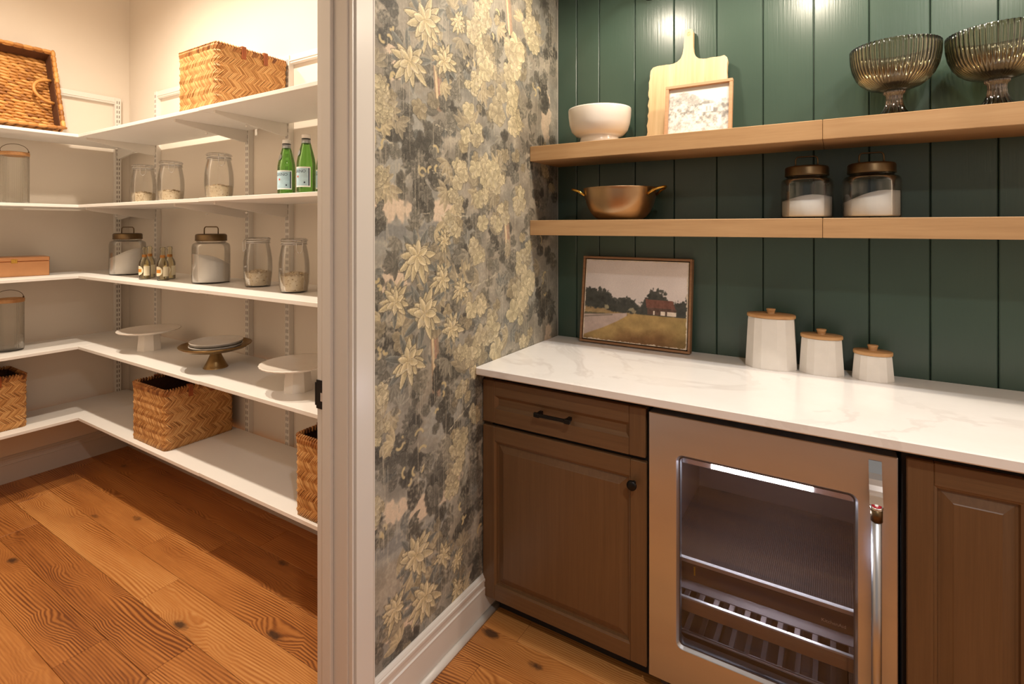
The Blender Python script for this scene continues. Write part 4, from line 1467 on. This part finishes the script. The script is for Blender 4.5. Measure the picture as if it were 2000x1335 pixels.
kb = MB().lathe([(0, 0), (0.006, 0), (0.006, 0.012), (0.013, 0.017), (0.0155, 0.022), (0.0150, 0.027), (0.009, 0.0295), (0, 0.030)], 24).build('knob', M['black'], do)
kb.location = (0.5725, YC, 0.632)
kb.rotation_euler = (PI / 2, 0, 0)

rc = empty('base_cabinet', 'brown base cabinet with narrow door right of the wine fridge', 'cabinet', (0, 0, 0), group='brown stained base cabinets')
MB().box(1.2385, 2.396, -0.590, -0.004, 0.10, 0.888).box(1.2385, 2.396, -0.540, -0.004, 0.0, 0.10).build('carcass', M['dark_gap'], rc)
front_parts(rc, 'door', 1.2465, 1.508, 0.077, 0.862, 0.053, True)
front_parts(rc, 'door', 1.5115, 1.95, 0.077, 0.862, 0.053, True)
front_parts(rc, 'door', 1.9535, 2.392, 0.077, 0.862, 0.053, True)

ct = MB().bev(0.0012, 2.398, -0.6535, -0.0005, 0.8885, 0.9165, 0.0035).build('worktop', M['quartz'])
setp(ct, 'white quartz worktop with faint grey veins', 'worktop')

# ------------------------------------------------------------------ wine fridge
fr = empty('wine_fridge', 'stainless steel undercounter wine fridge with glass door', 'fridge', (0, 0, 0))
fx0, fx1 = 0.6165, 1.2315
bd = MB()
bd.box(fx0 + 0.004, fx0 + 0.03, -0.565, -0.03, 0.075, 0.862)
bd.box(fx1 - 0.03, fx1 - 0.004, -0.565, -0.03, 0.075, 0.862)
bd.box(fx0 + 0.03, fx1 - 0.03, -0.565, -0.03, 0.838, 0.862)
bd.box(fx0 + 0.03, fx1 - 0.03, -0.565, -0.03, 0.075, 0.115)
bd.box(fx0 + 0.03, fx1 - 0.03, -0.06, -0.03, 0.115, 0.838)
bd.build('cabinet_shell', M['fridge_black'], fr)
kp = MB().box(fx0 + 0.02, fx1 - 0.02, -0.545, -0.50, 0.0, 0.072)
kp.build('kick_grille', M['fridge_grey'], fr)
MB().bev(fx0 + 0.022, fx0 + 0.045, -0.556, -0.544, 0.004, 0.060, 0.001).build('levelling_foot', M['fridge_grey'], fr)

dd = bpy.data.objects.new('door', None)
col.objects.link(dd)
dd.parent = fr
# door frame: outer rectangle, opening with rounded corners
ox0, ox1, oz0, oz1 = fx0 + 0.0015, fx1 - 0.0015, 0.0625, 0.8585
gx0, gx1, gz0, gz1 = 0.699, 1.150, 0.178, 0.7485


def rloop(x0, x1, z0, z1, r, n=6):
    pts = []
    for cx, cz, a0 in ((x1 - r, z0 + r, -PI / 2), (x1 - r, z1 - r, 0), (x0 + r, z1 - r, PI / 2), (x0 + r, z0 + r, PI)):
        for k in range(n + 1):
            a = a0 + k * PI / 2 / n
            pts.append((cx + r * math.cos(a), cz + r * math.sin(a)))
    return pts


def loop_strip(m, loops, smooth_from=None):
    # loops: list of (pts2d, y)
    n = len(loops[0][0])
    vs, fs = [], []
    for pts, y in loops:
        vs += [(p[0], y, p[1]) for p in pts]
    for j in range(len(loops) - 1):
        for k in range(n):
            k2 = (k + 1) % n
            fs.append((j * n + k, j * n + k2, j * n + n + k2, j * n + n + k))
    m.add(vs, fs)
    return m


fm = MB()
YD = -0.613
o_out = rloop(ox0, ox1, oz0, oz1, 0.002)
o_in = rloop(gx0, gx1, gz0, gz1, 0.020)
g_in = rloop(gx0 + 0.007, gx1 - 0.007, gz0 + 0.007, gz1 - 0.007, 0.014)
loop_strip(fm, [(o_out, -0.570), (o_out, YD + 0.002), (rloop(ox0 + 0.002, ox1 - 0.002, oz0 + 0.002, oz1 - 0.002, 0.002), YD), (o_in, YD), (rloop(gx0 + 0.0015, gx1 - 0.0015, gz0 + 0.0015, gz1 - 0.0015, 0.019), YD + 0.001), (g_in, YD + 0.009), (g_in, -0.570), (o_out, -0.570)])
fm.build('door_frame', M['steel'], dd)
gk = MB()
loop_strip(gk, [(g_in, YD + 0.0095), (rloop(gx0 + 0.0105, gx1 - 0.0105, gz0 + 0.0105, gz1 - 0.0105, 0.012), YD + 0.0095)])
gk.build('gasket', M['fridge_black'], dd)
MB().bev(gx0 + 0.005, gx1 - 0.005, YD + 0.0105, YD + 0.0155, gz0 + 0.005, gz1 - 0.005, 0.001).build('door_glass', M['glass_door'], dd)
# handle: post, sloping polished end cap with the red medallion, tube
hx = 1.184
MB().tube([(hx, -0.668, 0.110), (hx, -0.668, 0.720)], 0.0105, 24).build('handle_tube', M['steel'], dd)
for zc, sg in ((0.720, 1), (0.110, -1)):
    m = MB().tube([(hx, -0.668, zc), (hx, -0.668, zc + 0.030 * sg)], 0.0125, 24)
    m.build('handle_collar', M['lid_bronze'], dd)
    q = MB()
    # flat strap that sweeps from the door face out to the collar
    prof_ = []
    for f in np.linspace(0, 1, 9):
        y = YD - 0.001 - 0.056 * f ** 1.3
        z = zc + sg * (0.122 - 0.087 * f - 0.008 * math.sin(PI * f))
        prof_.append((y, z))
    inn = [(y + 0.012 * (1 - 0.2 * f), z - sg * 0.012) for f, (y, z) in zip(np.linspace(0, 1, 9), prof_)]
    inn[0] = (YD + 0.001, prof_[0][1] - sg * 0.02)
    poly = prof_ + inn[::-1]
    q.prism(poly if sg > 0 else poly[::-1], hx - 0.0135, hx + 0.0135, 0)
    q.build('handle_bracket', M['polished'], dd)
md = MB().lathe([(0, -0.004), (0.0128, -0.004), (0.0135, 0.0), (0.0128, 0.002), (0.0108, 0.0026), (0.0104, 0.0018), (0, 0.0018)], 32)
mo = md.build('handle_cap', M['polished'], dd)
mo.location = (hx, -0.6685, 0.7540)
mo.rotation_euler = (math.radians(14), 0, 0)
m2 = MB().lathe([(0, 0.0018), (0.0102, 0.0018), (0.0102, 0.0026), (0, 0.0028)], 28).build('red_medallion', M['red'], dd)
m3 = MB().lathe([(0, 0.0028), (0.0038, 0.0028), (0.0036, 0.0033), (0, 0.0034)], 16).build('medallion_centre', M['label_white'], dd)
for q in (m2, m3):
    q.location = mo.location
    q.rotation_euler = mo.rotation_euler

# interior: light strip, racks, drawer panel, perforated back
MB().bev(fx0 + 0.034, fx1 - 0.034, -0.5665, -0.540, 0.7065, 0.7285, 0.002).build('light_housing', M['silver'], fr)
MB().bev(0.790, 1.050, -0.5680, -0.5660, 0.7095, 0.7225, 0.0006).build('light_strip', M['led'], fr)
for j in range(15):
    x = 0.80 + j * 0.0172
    MB().bev(x - 0.0022, x + 0.0022, -0.556, -0.552, 0.7050, 0.7066, 0.0004).build('led', M['led_dot'], fr)
for x, z, pw_ in ((0.82, 0.695, 1.3), (0.92, 0.695, 1.3), (1.02, 0.695, 1.3), (0.82, 0.340, 0.5), (0.92, 0.340, 0.5), (1.02, 0.340, 0.5)):  # upper row carries the LED strip's light; lower row added to brighten the racks
    fl_ = lamp('fridge_led_and_fill_lamp', (x, -0.545 if z > 0.5 else -0.535, z), pw_, (0.90, 0.92, 1.0), 0.006)
    fl_.parent = fr
t = NT('perforated_panel')
v = t.coord('Object', (1, 1, 1))
vr = t.n('ShaderNodeTexVoronoi')
vr.inputs['Scale'].default_value = 190
vr.inputs['Randomness'].default_value = 0.0
t.l(v, vr.inputs['Vector'])
t.set(t.ramp(vr.outputs['Distance'], [(0.34, lin(30, 24, 24)), (0.42, lin(128, 116, 110))]), 0.22, 0.75)
M['perf'] = t.m
MB().bev(fx0 + 0.032, fx1 - 0.032, -0.550, -0.064, 0.4105, 0.4145, 0.001).build('perforated_shelf', M['perf'], fr)
for j in range(7):
    MB().bev(1.00, 1.09, -0.0625, -0.0595, 0.60 + j * 0.011, 0.604 + j * 0.011, 0.0008).build('vent_slat', M['fridge_grey'], fr)
MB().bev(fx0 + 0.032, fx1 - 0.032, -0.560, -0.548, 0.406, 0.420, 0.002).build('shelf_edge', M['rail_light'], fr)
dp = MB().bev(fx0 + 0.034, fx1 - 0.034, -0.556, -0.548, 0.352, 0.404, 0.001)
dpo = dp.build('drawer_panel', M['fridge_grey'], fr)
tv, tf = text_geo('KitchenAid', 0.0125)
tx = MB().add([(1.068 + p[0], -0.5566, 0.366 + p[1]) for p in tv], tf)
tx.build('brand_lettering', M['label_white'], dpo)
MB().bev(0.738, 0.742, -0.5568, -0.5558, 0.372, 0.398, 0.0002).build('yellow_marker', M['yellow'], dpo)
MB().prism([(-0.548, 0.352), (-0.556, 0.352), (-0.575, 0.338), (-0.573, 0.334), (-0.552, 0.344), (-0.548, 0.344)], fx0 + 0.04, fx1 - 0.04, 0).build('drawer_lip', M['fridge_grey'], fr)
for k, zt in enumerate((0.296, 0.192)):
    r = MB().bev(fx0 + 0.034, fx1 - 0.034, -0.560, -0.545, zt - (0.038 if k == 0 else 0.020), zt, 0.002)
    ro = r.build('rack_front', M['rack_wood'] if k == 0 else M['fridge_grey'], fr)
    MB().bev(fx0 + 0.034, fx1 - 0.034, -0.562, -0.552, zt, zt + 0.006, 0.001).build('rack_trim', M['rail_light'], ro)
    w_ = MB()
    for j in range(13):
        x = fx0 + 0.05 + j * (fx1 - fx0 - 0.10) / 12
        w_.bev(x - 0.007, x + 0.007, -0.545, -0.08, zt - 0.016, zt - 0.006, 0.001)
        w_.tube
    w_.build('rack_bars', M['fridge_grey'], fr, kind='stuff')

# ------------------------------------------------------------------ floating shelves
for zt, nm in ((1.757, 'upper'), (1.446, 'lower')):
    for x0, x1, sd in ((0.0012, 1.0645, 'wallpaper-side'), (1.0655, 2.398, 'right-hand')):
        o = MB().bev(x0, x1, -0.260, -0.0005, zt - 0.0625, zt, 0.0015).build('floating_shelf', M['shelf_wood'])
        setp(o, f'{nm} honey wood floating shelf, {sd} length', 'shelf', 'floating wooden shelves on the green wall')

# wall sconces above the frame (only the foot of one back plate shows)
for k, x in enumerate(SCONCES):
    e = empty('wall_sconce', ['black gooseneck wall sconce above the cutting board', 'black gooseneck wall sconce above the shelf joint', 'black gooseneck wall sconce above the glass compotes'][k], 'wall light', (x + 0.025, 0, 2.42), group='gooseneck wall sconces')
    bp = MB().lathe([(0, 0), (0.050, 0), (0.050, 0.012), (0.044, 0.020), (0, 0.022)], 28).build('back_plate', M['black'], e)
    bp.rotation_euler = (PI / 2, 0, 0)
    pts = [(0, -0.02, 0), (0, -0.08, 0.03), (-0.008, -0.17, 0.12), (-0.015, -0.28, 0.17), (-0.022, -0.38, 0.16), (-0.025, -0.44, 0.115), (-0.025, -0.45, 0.07)]
    MB().tube(pts, 0.007, 10).build('arm', M['black'], e)
    MB().lathe([(0.018, 0.075), (0.022, 0.060), (0.050, 0.045), (0.085, 0.018), (0.100, -0.015), (0.098, -0.015), (0.083, 0.016), (0.048, 0.042), (0.018, 0.058)], 32, c=(-0.025, -0.45, 0.0)).build('shade', M['black'], e)

# ------------------------------------------------------------------ things on the upper shelf
ZU, ZL, ZC = 1.757, 1.446, 0.9165
e = empty('footed_bowl', 'white ceramic footed bowl on the upper shelf', 'bowl', (0.262, -0.132, ZU))
MB().lathe([(0, 0), (0.078, 0), (0.083, 0.002), (0.084, 0.006), (0.079, 0.026), (0.078, 0.032)], 56).build('foot', M['ceramic'], e)
MB().lathe([(0, 0.030), (0.078, 0.032), (0.098, 0.040), (0.115, 0.058), (0.124, 0.085), (0.128, 0.115), (0.1295, 0.143), (0.1285, 0.148), (0.1260, 0.147), (0.1230, 0.115), (0.118, 0.085), (0.108, 0.060), (0.088, 0.045), (0, 0.040)], 56).build('bowl', M['ceramic'], e)

# cutting board leaning on the wall
e = empty('cutting_board', 'pale wooden cutting board with handle leaning on green wall', 'cutting board', (0.600, -0.0790, ZU + 0.0015))
e.rotation_euler = (math.radians(-8.0), 0, 0)
rn = random.Random(21)
W2, HB = 0.152, 0.318
left, right = [], []
for z in np.linspace(0.0, HB - 0.022, 22):
    left.append((-W2 + rn.uniform(-0.0028, 0.0028), z))
    right.append((W2 - 0.004 + rn.uniform(-0.0016, 0.0016), z))
top_l = [(-W2 + 0.004, HB - 0.014), (-W2 + 0.013, HB - 0.003)] + [(x, HB + rn.uniform(-0.0012, 0.0012)) for x in np.linspace(-W2 + 0.03, -0.058, 6)]
top_r = [(x, HB + rn.uniform(-0.0012, 0.0012)) for x in np.linspace(0.058, W2 - 0.03, 6)] + [(W2 - 0.016, HB + 0.002), (W2 - 0.006, HB - 0.008)]
neck_l = [(-0.042, HB + 0.005), (-0.029, HB + 0.017), (-0.022, HB + 0.034), (-0.0185, HB + 0.060), (-0.0175, HB + 0.105)]
tipv = [(0.0175 * math.cos(a), HB + 0.118 + 0.0185 * math.sin(a)) for a in np.linspace(PI, 0, 9)]
neck_r = [(-x, z) for x, z in neck_l[::-1]]
outl = left + top_l + neck_l + tipv + neck_r + top_r + right[::-1]
hole = [(0.0075 * math.cos(a), HB + 0.115 + 0.0095 * math.sin(a)) for a in np.linspace(PI, -PI, 17)]
ring_o = outl
# keyhole polygon: the seam runs from the tip to the hole
ti = outl.index(tipv[4])
poly = outl[:ti + 1] + [(hole[4][0], hole[4][1])] + hole[5:] + hole[1:4] + [(hole[4][0] + 1e-5, hole[4][1])] + [(tipv[4][0] + 1e-5, tipv[4][1])] + outl[ti + 1:]
MB().prism(poly, -0.010, 0.010, 1).build('board', M['board_wood'], e)

# small framed sketch leaning on the cutting board
def framed(parent, W, H, fw, dep, fmat, art_img, art_mat, inset=0.006, name='print'):
    # face at y = 0 looking to -y, back at y = dep, bottom edge at z = 0
    for (a, c, z0, z1, nm) in ((-W / 2, W / 2, 0, fw, 'frame_rail'), (-W / 2, W / 2, H - fw, H, 'frame_rail'), (-W / 2, -W / 2 + fw, fw, H - fw, 'frame_stile'), (W / 2 - fw, W / 2, fw, H - fw, 'frame_stile')):
        MB().bev(a, c, 0, dep, z0, z1, 0.0012).build(nm, fmat, parent)
    MB().box(-W / 2 + fw, W / 2 - fw, dep - 0.006, dep - 0.002, fw, H - fw).build('backing', M['dark_gap'], parent)
    h, w_ = art_img.shape[:2]
    P = np.zeros((h, w_, 3))
    g = inset if inset > 0 else 0
    P[..., 0] = np.linspace(-W / 2 + fw + g, W / 2 - fw - g, w_)[None, :]
    P[..., 2] = np.linspace(fw + g, H - fw - g, h)[:, None]
    P[..., 1] = 0.004 if g else dep - 0.0075
    return grid_mesh(name, P, np.clip(art_img, 0, 1) ** 2.2, art_mat, parent)


def fbm(H, W, cell, r, oct=4):
    a, s_, tot = np.zeros((H, W)), 1.0, 0
    for k in range(oct):
        a += smooth_noise(H, W, max(cell, 1.01), r) * s_
        tot += s_
        s_ *= 0.55
        cell /= 2
    return a / tot


r2 = np.random.RandomState(8)
h, w_ = 120, 150
n1, n2, n3 = fbm(h, w_, 26, r2), fbm(h, w_, 9, r2), fbm(h, w_, 4, r2, 2)
vv = np.linspace(0, 1, h)[:, None]
uu = np.linspace(0, 1, w_)[None, :]
hill = 0.78 + 0.12 * np.sin(uu * 5.0 + 0.6) + 0.10 * (n1 - 0.5)
tree = np.clip((0.9 - np.abs(vv - hill + 0.16) * 3.2) + (n2 - 0.5) * 2.4, 0, 1) * (vv < hill)
wash = np.clip((n2 - 0.44) * 3.2, 0, 1) * (vv < 0.62)
ink = np.clip(0.55 * tree + 0.45 * wash + np.clip((n3 - 0.58) * 3, 0, 1) * 0.4 * (vv < hill), 0, 0.9)
house = ((np.abs(uu - 0.66) < 0.09) & (np.abs(vv - 0.52) < 0.09)).astype(float)
roof = (np.abs(uu - 0.66) < (0.13 - (vv - 0.61) * 0.9)) & (vv > 0.60) & (vv < 0.68)
ink = ink * (1 - 0.85 * house) + 0.25 * roof
slit = ((np.abs(uu - 0.64) < 0.012) | (np.abs(uu - 0.70) < 0.01)) & (np.abs(vv - 0.50) < 0.05)
ink = np.clip(ink + 0.4 * slit, 0, 1)[..., None]
sk = np.array([0.90, 0.885, 0.855]) * (1 - ink) + np.array([0.52, 0.51, 0.49]) * ink
e = empty('picture_frame', 'small oak framed grey landscape sketch in front of the cutting board', 'picture', (0.660, -0.168, ZU + 0.0034))
e.rotation_euler = (math.radians(-8.5), 0, 0)
framed(e, 0.243, 0.203, 0.012, 0.020, M['frame_light'], sk, M['art'], 0, 'sketch')

# fluted glass compotes
def compote(label, loc):
    e = empty('glass_compote', label, 'bowl', loc, 0, 'fluted smoky glass compotes')
    fl = lambda k, amp: (lambda a, r, z: 1 + amp * (abs(math.cos(k * a / 2)) - 0.6) if r > 0.02 else 1)
    pr = [(0.026, 0.092), (0.048, 0.0955), (0.070, 0.104), (0.088, 0.118), (0.102, 0.138), (0.112, 0.163), (0.117, 0.190), (0.1185, 0.214), (0.1185, 0.228)]
    inner = [(r - 0.0035, z + (0.004 if z < 0.13 else 0)) for r, z in pr[::-1]]
    MB().lathe([(0, 0.091)] + pr + [(0.1175, 0.2295), (0.1155, 0.2290)] + inner[1:] + [(0, 0.0965)], 220, rf=fl(55, 0.035)).build('fluted_bowl', M['glass_smoke'], e)
    ft = [(0, 0.0), (0.048, 0.0), (0.0495, 0.003), (0.047, 0.007), (0.038, 0.018), (0.029, 0.032), (0.0235, 0.048), (0.0215, 0.064), (0.0225, 0.078), (0.0290, 0.083), (0.0295, 0.090), (0.026, 0.0925), (0, 0.0925)]
    MB().lathe(ft, 96, rf=fl(16, 0.09)).build('stem_foot', M['glass_amber'], e)
    return e


compote('fluted smoky glass compote further from the right edge on the upper shelf', (1.258, -0.135, ZU))
compote('fluted smoky glass compote cut by the photo edge on the upper shelf', (1.502, -0.135, ZU))

# ------------------------------------------------------------------ things on the lower shelf
e = empty('copper_pan', 'round copper pan with two brass handles on the lower shelf', 'pan', (0.352, -0.135, ZL))
MB().lathe([(0, 0), (0.070, 0), (0.088, 0.003), (0.104, 0.014), (0.120, 0.034), (0.133, 0.060), (0.141, 0.088), (0.1455, 0.115), (0.1475, 0.1265), (0.1485, 0.1285), (0.1470, 0.1295), (0.1445, 0.1275), (0.1420, 0.115), (0.1375, 0.088), (0.1290, 0.060), (0.116, 0.037), (0.100, 0.018), (0.085, 0.008), (0, 0.006)], 72).build('pan_bowl', M['copper'], e)
for s_ in (1, -1):
    h_ = MB()
    ax = math.radians(-8) if s_ > 0 else math.radians(-18)
    pts = []
    for a in np.linspace(-1.0, 1.0, 13):
        rx = 0.139 + 0.055 * math.cos(a * PI / 2) ** 0.6
        ry = 0.040 * a
        z = 0.100 + 0.027 * math.cos(a * PI / 2) ** 0.35
        pts.append((s_ * (rx * math.cos(ax) - ry * math.sin(ax)), rx * math.sin(ax) + ry * math.cos(ax), z))
    h_.tube(pts, 0.0052, 8)
    h_.build('loop_handle', M['brass_bright'], e)

flour_jar('squat flour jar with bronze lid beside the shelf joint', (1.0155, -0.135, ZL + 0.0003), 0.0785, 0.138, 0.066, 0.066, 0.010, 1.2, 0.0)
flour_jar('squat flour jar with bronze lid, right one of the pair', (1.198, -0.135, ZL), 0.0800, 0.138, 0.066, 0.070, 0.016, 0.2, 0.0)

# ------------------------------------------------------------------ things on the worktop
r3 = np.random.RandomState(15)
h, w_ = 170, 220
vv = np.linspace(0, 1, h)[:, None] + np.zeros((1, w_))
uu = np.linspace(0, 1, w_)[None, :] + np.zeros((h, 1))
n1, n2, n3, n4 = fbm(h, w_, 40, r3), fbm(h, w_, 14, r3), fbm(h, w_, 5, r3, 2), fbm(h, w_, 60, r3, 2)
pic = np.array([0.76, 0.715, 0.695]) + (vv[..., None] - 0.7) * np.array([0.02, 0.02, 0.02]) + (n4[..., None] - 0.5) * 0.10
pic += np.clip(0.75 - vv, 0, 1)[..., None] * np.array([0.10, 0.10, 0.10])


def put(mask, c, var=0.10, nz=n2):
    global pic
    m = np.clip(mask, 0, 1)[..., None]
    pic = pic * (1 - m) + (np.array(c) * (1 + (nz[..., None] - 0.5) * 2 * var)) * m


def below(line, soft=0.01):
    return np.clip((line - vv) / soft, 0, 1)


hor = 0.36
rough_ = (n3 - 0.5) * 0.09 + (n2 - 0.5) * 0.10
tl = np.interp(uu, [0, 0.04, 0.16, 0.24, 0.29, 0.34, 0.40, 0.47, 0.53, 0.57, 0.60, 0.66, 0.72, 0.80, 0.85, 0.92, 1.0], [0.63, 0.66, 0.655, 0.63, 0.55, 0.52, 0.56, 0.54, 0.50, 0.47, 0.55, 0.655, 0.66, 0.62, 0.52, 0.56, 0.57])
put(below(tl + rough_, 0.02), (0.28, 0.28, 0.26), 0.35)
put(below(tl - 0.05 + rough_ * 1.4, 0.03) * np.clip((n2 - 0.45) * 4, 0, 1), (0.22, 0.22, 0.21), 0.2)
put(below(np.interp(uu, [0, 0.2, 0.30, 0.42, 0.5, 1], [0.40, 0.41, 0.37, 0.36, hor, hor]) + rough_ * 0.4, 0.02), (0.56, 0.47, 0.34), 0.20)
put(below(np.interp(uu, [0, 0.15, 0.3, 0.44, 0.5], [0.335, 0.34, 0.335, 0.36, 0.0]) + rough_ * 0.15, 0.01) * (uu < 0.47), (0.34, 0.32, 0.26), 0.2)
put(below(np.interp(uu, [0, 0.2, 0.44, 0.47], [0.31, 0.33, 0.365, 0.0]), 0.012) * (uu < 0.47), (0.66, 0.585, 0.55), 0.10)
put(np.clip((0.012 - np.abs(vv - np.interp(uu, [0, 0.3], [0.275, 0.325]))) / 0.01, 0, 1) * (uu < 0.3), (0.46, 0.42, 0.38), 0.1)
# meadow right of the lane
lane = np.interp(uu, [0.0, 0.06, 0.20, 0.34, 0.46, 0.52, 1.0], [0.05, 0.085, 0.16, 0.25, 0.345, hor, hor])
put(below(lane, 0.012), (0.60, 0.50, 0.33), 0.14)
put(below(lane * 0.55 + (n1 - 0.5) * 0.16, 0.12), (0.44, 0.33, 0.22), 0.16)
put(below(lane * 0.92 + (n1 - 0.5) * 0.10, 0.06) * np.clip((uu - 0.75) * 4, 0, 1) * 0.6, (0.50, 0.44, 0.28), 0.12)
# bushes, barn
for (bu, bv, br, c) in ((0.475, 0.40, 0.038, (0.56, 0.53, 0.44)), (0.50, 0.385, 0.026, (0.50, 0.46, 0.38)), (0.235, 0.415, 0.03, (0.52, 0.49, 0.40)), (0.59, 0.385, 0.03, (0.26, 0.25, 0.24)), (0.56, 0.40, 0.025, (0.30, 0.29, 0.27))):
    put(np.clip((br - np.hypot((uu - bu) * 1.1, vv - bv) + (n3 - 0.5) * 0.05) / 0.012, 0, 1), c, 0.16, n3)
roofm = (vv > 0.44) & (vv < 0.545 - 0.02 * (uu - 0.61)) & (uu > 0.615 + (vv - 0.545) * -0.12) & (uu < 0.865 + (0.545 - vv) * 0.3)
put(roofm.astype(float), (0.43, 0.30, 0.26), 0.14, n3)
wallm = (vv > hor + 0.005) & (vv < 0.445) & (uu > 0.635) & (uu < 0.90)
put(wallm.astype(float), (0.34, 0.27, 0.24), 0.2, n3)
lit = (vv > hor + 0.005) & (vv < 0.41) & (((uu > 0.76) & (uu < 0.80)) | ((uu > 0.82) & (uu < 0.90)) | ((uu > 0.69) & (uu < 0.705)))
put(lit.astype(float), (0.80, 0.74, 0.68), 0.08, n3)
# worn pale canvas edge
ed = np.minimum(np.minimum(uu, 1 - uu) * 1.3, np.minimum(vv, 1 - vv))
put(np.clip((0.012 + (n3 - 0.5) * 0.03 - ed) / 0.004, 0, 1), (0.76, 0.70, 0.63), 0.1)
e = empty('framed_painting', 'framed landscape painting of a barn leaning on the green wall', 'picture', (0.379, -0.0755, ZC + 0.0044))
e.rotation_euler = (math.radians(-7.0), 0, 0)
pic = np.clip(pic * 1.16, 0, 1)
framed(e, 0.470, 0.372, 0.0095, 0.034, M['frame_wood'], pic, M['canvas'], 0.0045, 'canvas')
MB().bev(-0.470 / 2 + 0.0135, 0.470 / 2 - 0.0135, 0.0045, 0.026, 0.0135, 0.372 - 0.0135, 0.001).build('canvas_edge', M['label_cream'], e)


def canister(label, loc, a, b, H, rz):
    e = empty('canister', label, 'canister', loc, rz, 'white stoneware canisters with wooden lids')
    m = MB()
    n = 12
    angs = [math.radians(x) for x in (15, 50, 72, 108, 130, 165, 195, 230, 252, 288, 310, 345)]
    vs, fs = [], []
    hi = 4
    for (k_, z) in ((0.985, 0.0), (1.0, 0.004), (0.90, H * 0.93), (0.885, H)):
        for t_ in angs:
            vs.append((a * k_ * math.cos(t_), b * k_ * math.sin(t_) * 1.05, z))
    for j in range(3):
        for k in range(n):
            k2 = (k + 1) % n
            fs.append((j * n + k, j * n + k2, j * n + n + k2, j * n + n + k))
    fs.append(tuple(range(n - 1, -1, -1)))
    fs.append(tuple(3 * n + k for k in range(n)))
    m.add(vs, fs)
    m.build('body', M['stoneware'], e)
    r_ = a * 0.925
    q = b / a * 1.05
    lid = MB().lathe([(0, H + 0.001), (r_ * 0.985, H + 0.001), (r_, H + 0.003), (r_, H + 0.010), (r_ * 0.985, H + 0.0125), (0, H + 0.0135)], 48, sy=q).build('lid', M['lid_wood'], e)
    MB().lathe([(0, H + 0.013), (0.0115, H + 0.013), (0.0125, H + 0.020), (0.0155, H + 0.029), (0.0150, H + 0.031), (0, H + 0.0315)], 24).build('knob', M['lid_wood'], lid)
    return e


canister('tallest white stoneware canister with wooden lid', (0.902, -0.094, ZC), 0.0855, 0.056, 0.178, 0)
canister('middle-sized white stoneware canister with wooden lid', (1.058, -0.090, ZC), 0.0690, 0.046, 0.120, 0)
canister('smallest white stoneware canister with wooden lid', (1.204, -0.087, ZC), 0.0595, 0.043, 0.082, 0)
